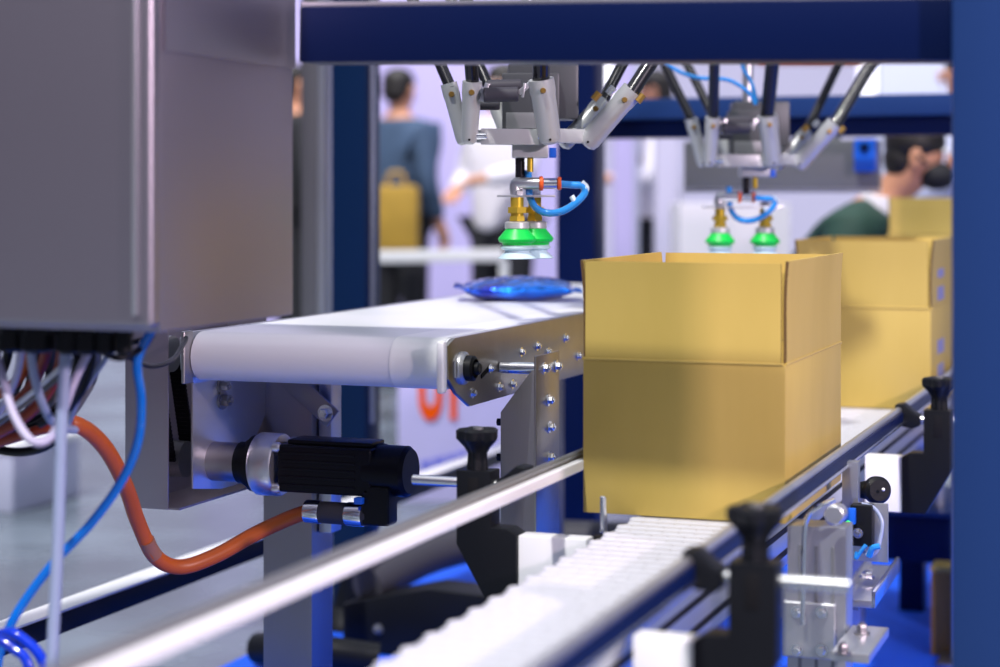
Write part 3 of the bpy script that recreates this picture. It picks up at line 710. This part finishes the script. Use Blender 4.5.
# ------------------------------------------------------------------ delta robots
K = 3.0/F
def robot(loc, label, cups, wide=False):
    g = thing('delta_robot', (0, 0, 0), label, 'robot', 'delta robots over the line')
    def q(px, py, dy=0): return Vector(((px-530)*K, dy, (140-py)*K))
    # moving platform: three bars in a triangle
    pl = MB(); pl.bar(q(481, 137.5, -.045), q(541, 138, -.045), .018, .025, .002)
    pl.bar(q(541, 136, -.035), q(590, 136, .03), .022, .022, .002)
    pl.bar(q(481, 137, -.035), q(530, 135, .075), .020, .020, .002); pl.bar(q(590, 136, .03), q(530, 135, .075), .020, .020, .002)
    pl.cyl(q(526, 133, 0), q(526, 143, 0), .040, ch=.002, n=32)
    plat = pl.build('platform', 'alu', g)
    for px in (480, 541, ):
        MB().cyl(q(px-4, 137, -.058), q(px+7, 137, -.058), .0055, ch=.001).build('joint_pin', 'chrome', plat)
    MB().box(q(512, 0).x, q(548, 0).x, -.028, .028, q(0, 158).z, q(0, 142).z, .003).build('tool_flange', 'alu', g)
    MB().box(q(549, 0).x, q(556, 0).x, -.02, .0, q(0, 158).z, q(0, 148).z, .001).build('blue_clip', 'blue_plastic', g)
    # central gearbox standing on the platform
    gb = MB(); gb.box(q(502, 0).x, q(560, 0).x, .02, .095, q(0, 130).z, q(0, 72).z, .004); gb.box(q(508, 0).x, q(580, 0).x, .045, .12, q(0, 118).z, q(0, 60).z, .006)
    gbx = gb.build('gearbox', 'box_grey', g)
    MB().box(q(506, 0).x, q(556, 0).x, .0165, .0205, q(0, 128).z, q(0, 112).z, .001).build('window', 'gearbox', gbx)
    MB().cyl(q(528, 72, .07), q(528, -260, .07), .011, n=16).build('telescopic_shaft', 'steel_lite', gbx)
    # sleeves and carbon rods, pair by pair: (top px,py,dy) (bottom px,py,dy) far end of rod
    arms = [((473, 84, -.075), (470, 141, -.055), (455, -190, -.42), 11.5, 8.5),
            ((540, 82, -.075), (549, 141, -.055), (538, -190, -.42), 15, 12),
            ((449, 84, -.02), (464, 141, -.015), (330, -190, .18), 10, 8),
            ((492, 92, .10), (508, 135, .075), (372, -190, .34), 10, 8),
            ((633, 90, .0), (588, 142, .02), (765, -110, .12), 13.5, 12),
            ((606, 98, .09), (566, 142, .06), (725, -120, .26), 10, 9)]
    for (a, b, c, w0, w1) in arms:
        a_ = q(*a); b_ = q(*b); c_ = q(*c)
        mb = MB(); mb.lathe([(w1*K*.5, -.006), (w1*K*.85, -.002), (w1*K*.95, .006), (w0*K*.80, (a_-b_).length*.72), (w0*K*.86, (a_-b_).length*.8), (w0*K*.84, (a_-b_).length)], b_, a_-b_, 20)
        sl = mb.build('rod_sleeve', 'alu', g)
        MB().tube([a_-(c_-a_).normalized()*.012, a_+(c_-a_)*.5, c_], w0*K*.58, 14, 4).build('carbon_rod', 'carbon', g)
        dv = (a_-b_).normalized(); pp = b_+dv*(a_-b_).length*.80
        MB().cyl(pp+Vector((0, -w0*K*.78, 0)), pp+Vector((0, -w0*K*1.15, 0)), .0050, .0038, n=14).build('pivot_screw', 'brass_dark', sl)
        MB().cyl(b_+Vector((0, -w1*K*.85, 0)), b_+Vector((0, -w1*K*1.02, 0)), .002, n=8).build('set_screw', 'black_matte', sl)
    # springs between rods of the front pair
    for (x0, y0, x1, y1, d, r) in ((487, 89, 521, 88, -.07, .010), (484, 98, 518, 97, -.085, .0115), (478, 106, 500, 106, -.03, .008)):
        MB().cyl(q(x0, y0, d), q(x1, y1, d), r, ch=.0015).build('spring_sleeve', 'rubber', g)
    for (x0, y0, x1, y1) in ((478, 88, 488, 100), (518, 96, 530, 86), (488, 86, 482, 104), (522, 100, 524, 86)):
        MB().bar(q(x0, y0, -.078), q(x1, y1, -.078), .004, .008, .001).build('spring_link', 'steel_lite', g)
    for (px, py, d) in ((597, 96, .02), (612, 90, .03), (640, 99, -.01), (627, 92, .02)):
        MB().cyl(q(px-3, py+3, d), q(px+3, py-4, d), .006, n=8).build('spring_clip', 'brass_dark' if px != 612 else 'chrome', g)
    # out of view: base with three upper arms that the rods hang from
    bs = MB(); bs.lathe([(.16, 0), (.19, .02), (.19, .07), (.12, .11)], q(540, -230, .02), (0, 0, 1), 36); base = bs.build('robot_base', 'alu', g)
    for (c, e) in (((455, -190, -.42), (538, -190, -.42)), ((330, -190, .18), (372, -190, .34)), ((765, -110, .12), (725, -120, .26))):
        m_ = (q(*c)+q(*e))/2; MB().bar(q(*c), q(*e), .02, .02, .003).build('elbow_bar', 'steel_lite', base)
        MB().bar(m_, q(540, -240, .02), .035, .045, .006).build('upper_arm', 'alu', base)
    # gripper
    MB().cyl(q(520, 158, 0), q(520, 182, 0), .0075, ch=.001).build('air_shaft', 'carbon', g)
    MB().cyl(q(530, 158, -.015), q(530, 172, -.015), .005).build('brass_stub', 'brass', g)
    x0 = min(c[0] for c in cups)-20; x1 = max(c[0] for c in cups)+20
    MB().box(q(x0, 0).x, q(x1, 0).x, -.022, .045, q(0, 197).z, q(0, 195).z, .0006).build('mounting_plate', 'steel_lite', g)
    for (px, dy) in cups:
        c = q(px, 0, dy); zz = lambda py: (140-py)*K
        def L(prof, name, m, par, n=28):
            pr = sorted([(r, zz(py)) for r, py in prof], key=lambda t: t[1])
            return MB().lathe([(r, z) for r, z in pr], (c.x, c.y, 0), (0, 0, 1), n).build(name, m, par)
        cup = L([(.018, 228.5), (.019, 230), (.0285, 237), (.0300, 239), (.0285, 241.5), (.0235, 243), (.0225, 245)], 'suction_cup', 'green', g)
        L([(.022, 245.05), (.0255, 247), (.025, 248.5), (.019, 250.5), (.020, 252), (.027, 256), (.0305, 258), (.029, 258.6)], 'cup_lip', 'clear_cup', cup)
        L([(.0155, 221.5), (.019, 222.5), (.0195, 228), (.018, 229)], 'cup_collar', 'alu', cup)
        L([(.0105, 197.3), (.0105, 208), (.0105, 221)], 'fitting', 'brass', g)
        L([(.0165, 207), (.0165, 213)], 'fitting_nut', 'brass', g, 6)
        L([(.0130, 216), (.0135, 221)], 'fitting_nut', 'brass', g, 6)
        L([(.008, 189), (.011, 191), (.011, 195)], 'lock_nut', 'steel_lite', g, 6)
    c0 = cups[0]
    MB().tube([q(c0[0]-1, 194, c0[1]), q(c0[0]-1, 184, c0[1]), q(c0[0]+6, 183.5, c0[1]-.004), q(c0[0]+22, 183.5, c0[1]-.006)], .0095, 16, 5).build('elbow', 'steel_lite', g)
    a = q(c0[0]+22, 183.5, c0[1]-.006)
    MB().cyl(a, a+Vector((.006, 0, 0)), .0115, ch=.001).build('release_ring', 'orange_ring', g)
    MB().cyl(a+Vector((.006, 0, 0)), a+Vector((.0285, 0, 0)), .0085, ch=.001).build('push_fitting', 'chrome', g)
    MB().cyl(a+Vector((.0285, 0, 0)), a+Vector((.0345, 0, 0)), .0105, ch=.001).build('release_ring', 'orange_ring', g)
    s = c0[0]-517
    MB().tube([q(px+s, py, dy) for px, py, dy in ((560, 184, -.016), (572, 185, -.018), (582, 186, -.02), (584, 193, -.02), (575, 203, -.02), (562, 211, -.015), (548, 213, -.008), (536, 208, -.004), (530, 197, -.0), (529, 188, 0), (528, 170, 0))], .0058, 12).build('air_loop', 'tube_sky', g)
    MB().tube([q(px+s, py, -.02) for px, py in ((581, 182), (586, 188), (582, 196), (575, 201), (571, 196))], .0045, 10).build('cable_tie', 'clear_cup', g)
    g.rotation_euler = (0, 0, A); g.location = loc
    return g
robot(P(530, 140, D=3.0), 'nearer delta robot above the upper belt with green suction cups', [(517, -.012), (535, .022)])
robot(P(754, 163, D=3.8), 'farther delta robot above the second box with green suction cups', [(487, 0), (544, .0)])
# loose blue tube on the second robot
cable('air_hose', 'small blue air tube coiled above the farther robot', 'tube_sky', [P(px, py, D=3.72) for px, py in ((665, 62), (680, 72), (700, 78), (728, 80), (748, 92), (756, 104), (752, 84), (744, 70), (742, 60))], .004, 'hose')

# ------------------------------------------------------------------ background partitions
def panel(name, label, cat, px0, px1, D, z0, z1, th, m, group=None):
    o = facing(px0, px1, D, z0, z1, th, .004).build(name, m); tag(o, label, cat, group); return o
panel('partition_wall', 'pale lavender partition behind the people at left', 'partition', 200, 592, 13, 0, 3.2, .1, 'lavender')
panel('booth_column', 'slim lilac column behind the two robots', 'column', 614, 634, 9.5, 0, 3.0, .08, 'lavender')
panel('booth_column', 'white column left of the farther robot', 'column', 656, 678, 8.0, 0, 1.43, .12, 'wall')
panel('booth_column', 'slim beige grey column right of the lilac column', 'column', 634, 639, 9.0, 0, 3.0, .05, 'pale_box')
panel('light_panel', 'glowing white hall light panel at the top middle', 'light', 598, 636, 12.5, 1.62, 2.4, .06, 'lightbox')
panel('light_panel', 'glowing white light panel at the top far right', 'light', 860, 948, 12.5, 1.70, 2.2, .06, 'lightbox')
panel('white_counter', 'white counter behind the farther robot gripper', 'counter', 680, 790, 6.8, 0, 1.02, .4, 'cloth_white')
panel('partition_wall', 'pale blue white partition behind the masked person', 'partition', 880, 1100, 9.5, 0, 1.75, .1, 'cloth_pale')
panel('partition_wall', 'dark maroon partition top behind the farther robot', 'partition', 758, 862, 11.5, 1.85, 2.6, .1, 'cable_red')
hr = thing('handrail', P(430, 257, D=8.2), 'white horizontal handrail in front of the standing people at left', 'rail')
a = P(366, 257, D=8.2); b_ = P(504, 255, D=8.2)
MB().bar(a, b_, .05, .052, .006).build('top_rail', 'white', hr)
for q in (a, b_): MB().cyl((q.x, q.y, 0), (q.x, q.y, q.z-.02), .02).build('upright', 'white', hr)

# banner with print
D_b = 6.5
g = thing('banner_board', P(455, 502, D=D_b), 'low lilac banner board with orange letters under the upper conveyor', 'banner')
zt_ = P(450, 308, D=D_b).z
a = P(398, 300, D=D_b); b_ = P(545, 300, D=D_b); a.z = b_.z = zt_/2
MB().bar(a+FW*.02, b_+FW*.02, .04, zt_, .003).build('board', 'banner', g)
def text(s, size, loc, m, parent, bold=.02, sx=1):
    cu = bpy.data.curves.new('t', 'FONT'); cu.body = s; cu.size = size; cu.extrude = .002; cu.offset = bold*size
    to = bpy.data.objects.new('t', cu); C.objects.link(to); dg = bpy.context.evaluated_depsgraph_get()
    me = bpy.data.meshes.new_from_object(to.evaluated_get(dg)); bpy.data.objects.remove(to)
    Rm = Matrix.Rotation(A, 4, 'Z') @ Matrix.Rotation(PI/2, 4, 'X'); me.transform(Rm @ Matrix.Diagonal((sx, 1, 1, 1)))
    o = bpy.data.objects.new('lettering', me); C.objects.link(o); me.materials.clear(); me.materials.append(M[m]); o.parent = parent
    o.location = Vector(loc)-parent.location; return o
text('UT', .26, P(418, 416, D=D_b-.006), 'letter_orange', g, .05, .46)
mb = MB()
for px0, px1 in ((421, 431), (433, 446), (448, 455), (457, 468), (470, 486), (488, 500)):
    q0 = P(px0, 466-(px0-421)*.25, D=D_b-.004); q1 = P(px1, 466-(px1-421)*.25, D=D_b-.004); mb.bar(q0, q1, .003, .028)
mb.build('small_print', 'print_blue', g)
pb = P(-5, 505, D=6.4)
g = thing('storage_box', (pb.x, pb.y, 0), 'pale lilac storage box on the floor at the left edge', 'box')
MB().box(pb.x-.25, pb.x+.14, pb.y-.1, pb.y+.3, .0, .20, .01).build('body', 'pale_box', g)
MB().box(pb.x-.26, pb.x+.15, pb.y-.11, pb.y+.31, .20, .225, .006).build('lid', 'white', g)

# ------------------------------------------------------------------ people
def skin_mesh(name, chains, m, parent, sub=2):
    """chains: list of [(x,y,z,r)...]; a chain may start at an existing joint"""
    verts = []; rad = []; edges = []; key = {}
    for ch in chains:
        prev = None
        for (x, y, z, r) in ch:
            k = (round(x, 4), round(y, 4), round(z, 4))
            if k not in key: key[k] = len(verts); verts.append((x, y, z)); rad.append(r)
            if prev is not None: edges.append((prev, key[k]))
            prev = key[k]
    me = bpy.data.meshes.new(name); me.from_pydata(verts, edges, []); o = bpy.data.objects.new(name, me); C.objects.link(o)
    md = o.modifiers.new('Skin', 'SKIN'); md.use_smooth_shade = True
    for i, r in enumerate(rad):
        s = me.skin_vertices[0].data[i]; s.radius = r if isinstance(r, tuple) else (r, r); s.use_root = (i == 0)
    sb = o.modifiers.new('Sub', 'SUBSURF'); sb.levels = sub; sb.render_levels = sub
    dg = bpy.context.evaluated_depsgraph_get(); me2 = bpy.data.meshes.new_from_object(o.evaluated_get(dg))
    o.modifiers.clear(); o.data = me2; bpy.data.meshes.remove(me)
    me2.materials.clear(); me2.materials.append(M[m]); me2.polygons.foreach_set('use_smooth', [True]*len(me2.polygons))
    o.parent = parent; return o
def hand_chains(w, d, side, r=.011):
    """wrist point w, pointing direction d: palm and five fingers"""
    w = Vector(w); d = Vector(d).normalized(); s = d.cross(Vector((0, 0, 1)));
    if s.length < .1: s = Vector((0, 1, 0))
    s.normalize(); n = s.cross(d); out = []
    palm = w+d*.05
    out.append([(*w, .026), (*palm, .034)])
    for i, ln in enumerate((.062, .072, .066, .052)):
        b = palm+d*.035+s*((i-1.5)*.021); out.append([(*palm, .034), (*b, .012), (*(b+d*ln*.55-n*.010), .010), (*(b+d*ln-n*.028), .008)])
    b = w+d*.03+s*side*.035; out.append([(*w, .026), (*b, .014), (*(b+d*.045+s*side*.012), .010)])
    return out
def person(loc, rotz, label, top, legs, armL, armR, hgt=1.74, lean=0, hair='hair', face_mask=False, extra=None, collar=None, drop=0):
    """local frame: faces +x. arms: list of elbow and wrist offsets (x,y,z) absolute"""
    g = thing('person', (0, 0, 0), label, 'person')
    s = hgt/1.74
    hip = (0, 0, .93-drop); lx = lean
    d_ = drop; ch = (lx*.35, 0, 1.15-d_); sh = (lx*.85, 0, 1.40-d_); nk = (lx*1.0, 0, 1.50-d_); hd = (lx*1.25+.02, 0, 1.62-d_)
    shl = (lx*.85, .17, 1.39-d_); shr = (lx*.85, -.17, 1.39-d_); kx = .42 if drop else .02; ht = .86-d_
    body = [[(*hip, .12), (*ch, .12), (*sh, .11), (*nk, .055), (nk[0]+(hd[0]-nk[0])*.4, 0, 1.54-d_, .062), (*hd, .082), (hd[0]+.0, 0, 1.69-d_, .072)],
            [(*sh, .11), (*shl, .055), (*armL[0], .040), (*armL[1], .027)], [(*sh, .11), (*shr, .055), (*armR[0], .040), (*armR[1], .027)],
            [(*hip, .12), (0, .09, ht, .085), (kx, .10, .48, .055), (kx-.02, .10, .09, .04), (kx+.10, .11, .04, .035)],
            [(*hip, .12), (0, -.09, ht, .085), (kx, -.10, .48, .055), (kx-.02, -.10, .09, .04), (kx+.10, -.11, .04, .035)]]
    for arm, sd in ((armL, 1), (armR, -1)):
        body += hand_chains(arm[1], Vector(arm[1])-Vector(arm[0]), sd)
    b = skin_mesh('body', body, 'skin', g)
    # face pieces
    hx, hz = hd[0], hd[2]
    mb = MB(); mb.sphere((hx+.085, 0, hz-.01), .018, .014, .024); mb.build('nose', 'skin', b)
    for sd in (-1, 1):
        MB().sphere((hx+.074, sd*.032, hz+.022), .010, .014, .008).build('eye', 'white', b)
        MB().sphere((hx-.005, sd*.084, hz), .020, .010, .032).build('ear', 'skin', b)
    MB().sphere((hx+.078, 0, hz-.048), .008, .026, .007).build('mouth', 'cable_red', b)
    hb = MB(); hb.sphere((hx-.026, 0, hz+.050), .096, .092, .082); hb.sphere((hx-.058, 0, hz), .066, .080, .074); hb.build('hair', hair, g)
    if face_mask:
        mm = MB(); mm.sphere((hx+.040, 0, hz-.052), .060, .066, .044); mm.tube([(hx+.03, .078, hz-.02), (hx-.004, .094, hz+.01)], .006); mm.tube([(hx+.03, -.078, hz-.02), (hx-.004, -.094, hz+.01)], .006); mm.build('face_mask', 'cloth_black', g)
    # clothes
    def e(v, w): return v
    al0 = Vector(armL[0]); al1 = Vector(armL[1]); ar0 = Vector(armR[0]); ar1 = Vector(armR[1])
    cl = [[(0, 0, .84-d_, (.16, .19)), (*hip, (.155, .18)), (*ch, (.15, .18)), (*sh, (.13, .15)), (nk[0]-.005, 0, 1.475-d_, .072)],
          [(*sh, (.13, .15)), (*shl, .085), (*al0, .060), (*(al0.lerp(al1, .93)), .044)], [(*sh, (.13, .15)), (*shr, .085), (*ar0, .060), (*(ar0.lerp(ar1, .93)), .044)]]
    skin_mesh('jacket', cl, top, g)
    lg = [[(0, 0, .93-d_, .14), (0, .09, ht, .105), (kx, .10, .48, .078), (kx-.02, .10, .12, .062)], [(0, 0, .93-d_, .14), (0, -.09, ht, .105), (kx, -.10, .48, .078), (kx-.02, -.10, .12, .062)]]
    skin_mesh('trousers', lg, legs, g)
    for sd in (-1, 1):
        MB().sphere((kx+.04, sd*.105, .045), .14, .05, .05).build('shoe', 'cloth_black', g)
    if collar:
        MB().lathe([(.078, 0), (.082, .02), (.072, .055)], (nk[0]-.01, 0, 1.455-d_), (.25, 0, 1), 24).build('collar', collar, g)
    g.scale = (s, s, s)
    g.rotation_euler = (0, 0, rotz); g.location = loc
    return g
def gl(px, D): q = P(px, 195, D=D); q.z = 0; return q
# left: dark jacket, seen from the side facing right, mustard bag
person(gl(399, 10.4), A+.9, 'person with dark blue jacket walking behind the handrail, facing right', 'denim_dark', 'cloth_black', [(-.02, .22, 1.12), (.10, .20, .92)], [(-.03, -.23, 1.12), (.06, -.24, .90)], 1.74)
b0 = gl(396, 9.95)
g = thing('shoulder_bag', (b0.x, b0.y, .78), 'mustard yellow bag hanging at the hip of the dark-jacketed person', 'bag')
MB().bar(b0-RT*.12+Vector((0, 0, .92)), b0+RT*.12+Vector((0, 0, .92)), .14, .36, .03).build('bag_body', 'bag_yellow', g)
MB().tube([b0-RT*.05+Vector((0, 0, 1.09)), b0-RT*.03+Vector((0, 0, 1.16)), b0+RT*.03+Vector((0, 0, 1.16)), b0+RT*.05+Vector((0, 0, 1.09))], .012).build('handle', 'bag_yellow', g)
person(gl(503, 9.7), A+PI*1.28, 'person with white shirt and bent arm behind the nearer robot', 'cloth_white', 'cloth_black', [(.10, .24, 1.18), (.30, .10, 1.14)], [(.02, -.24, 1.14), (.24, -.12, 1.08)], 1.72)
person(gl(292, 10.6), A+.4, 'person in black suit half hidden behind the control cabinet', 'cloth_black', 'cloth_black', [(0, .24, 1.12), (.05, .22, .90)], [(0, -.24, 1.12), (.04, -.24, .90)], 1.78)
person(gl(655, 9.9), A+PI, 'person in white and dark clothes between the background columns', 'cloth_white', 'cloth_black', [(.05, .24, 1.15), (.26, .16, 1.16)], [(.0, -.24, 1.12), (.04, -.22, .90)], 1.70)
person(gl(758, 6.0), A-.42, 'person leaning right in dark green jacket and black face mask', 'cloth_green', 'cloth_black', [(.30, .26, .66), (.52, .20, .72)], [(.28, -.27, .66), (.50, -.24, .70)], 1.74, lean=.40, face_mask=True, collar='cloth_white', drop=.46)
sp_ = gl(758, 6.0); g = thing('stool', sp_, 'low black stool under the seated masked person', 'stool')
MB().lathe([(.15, .30), (.17, .31), (.17, .33), (.15, .34)], (sp_.x, sp_.y, 0), (0, 0, 1), 28).build('seat', 'black', g)
for k in range(4):
    a_ = k*PI/2+.4; MB().cyl((sp_.x+.17*math.cos(a_), sp_.y+.17*math.sin(a_), 0), (sp_.x+.10*math.cos(a_), sp_.y+.10*math.sin(a_), .30), .013).build('leg', 'chrome', g)
person(gl(966, 7.8), A+PI*.9, 'person in pale blue shirt standing behind the far carton at right', 'cloth_pale', 'cloth_black', [(.10, .24, 1.12), (.34, .12, 1.06)], [(.10, -.24, 1.12), (.34, -.10, 1.04)], 1.66)

# ------------------------------------------------------------------ light
w = bpy.data.worlds.new('hall'); bpy.context.scene.world = w; w.use_nodes = True; n = w.node_tree
bg = n.nodes['Background']; tc = n.nodes.new('ShaderNodeTexCoord'); sx = n.nodes.new('ShaderNodeSeparateXYZ'); n.links.new(tc.outputs['Generated'], sx.inputs[0])
r = n.nodes.new('ShaderNodeValToRGB'); n.links.new(sx.outputs['Z'], r.inputs[0])
r.color_ramp.elements[0].position = 0; r.color_ramp.elements[0].color = (.16, .09, .12, 1)
r.color_ramp.elements[1].position = 1; r.color_ramp.elements[1].color = (1.5, 1.55, 1.7, 1)
e_ = r.color_ramp.elements.new(.10); e_.color = (.17, .17, .28, 1)
e_ = r.color_ramp.elements.new(.5); e_.color = (.36, .41, .58, 1)
ns = n.nodes.new('ShaderNodeTexNoise'); ns.inputs['Scale'].default_value = 3.2; ns.inputs['Detail'].default_value = 1; n.links.new(tc.outputs['Generated'], ns.inputs['Vector'])
mr = n.nodes.new('ShaderNodeMapRange'); mr.inputs['From Min'].default_value = .35; mr.inputs['From Max'].default_value = .65; mr.inputs['To Min'].default_value = .3; mr.inputs['To Max'].default_value = 1.7
n.links.new(ns.outputs['Fac'], mr.inputs['Value'])
ml = n.nodes.new('ShaderNodeVectorMath'); ml.operation = 'SCALE'; n.links.new(r.outputs[0], ml.inputs[0]); n.links.new(mr.outputs[0], ml.inputs['Scale'])
n.links.new(ml.outputs[0], bg.inputs['Color']); bg.inputs['Strength'].default_value = .62
sun = bpy.data.lights.new('hall_floodlight', 'SUN'); sun.energy = 3.35; sun.angle = math.radians(2.2); sun.color = (1.0, .97, .92)
so = bpy.data.objects.new('hall_floodlight', sun); C.objects.link(so)
sd = Vector((.10, 1, -1.6)).normalized(); so.rotation_euler = sd.to_track_quat('-Z', 'Y').to_euler()
def area(name, loc, tgt, size, en, col):
    l = bpy.data.lights.new(name, 'AREA'); l.energy = en; l.size = size; l.color = col
    o = bpy.data.objects.new(name, l); C.objects.link(o); o.location = loc; o.rotation_euler = (Vector(tgt)-Vector(loc)).to_track_quat('-Z', 'Y').to_euler()
area('hall_lamp', (2.6, 1.9, 2.7), (-.7, 2.9, .8), .9, 30, (.96, .97, 1))
area('pink_stage_lamp', (2.27, .9, 2.0), (-.6, 2.5, .95), .14, 95, (1, .77, .88))
area('hall_lamp', (-3.5, 9.5, 4.5), (-3.2, 12.5, 1.2), 3.0, 95, (.93, .9, 1))
area('hall_lamp', (-1.0, 8.0, 4.5), (-2.0, 10.5, 1.0), 2.5, 60, (.95, .95, 1))

# ------------------------------------------------------------------ camera
cd = bpy.data.cameras.new('camera'); cam = bpy.data.objects.new('camera', cd); C.objects.link(cam)
cam.location = (0, 0, H); cam.rotation_euler = (PI/2, 0, A)
cd.sensor_width = 36; cd.lens = 36*F/1000; cd.shift_y = -.1385; cd.clip_start = .05
cd.dof.use_dof = True; cd.dof.focus_distance = 2.84; cd.dof.aperture_fstop = 2.45; cd.dof.aperture_blades = 0
bpy.context.scene.camera = cam
vs = bpy.context.scene.view_settings; vs.view_transform = 'Standard'; vs.look = 'None'; vs.exposure = 0; vs.gamma = 1; vs.use_curve_mapping = False
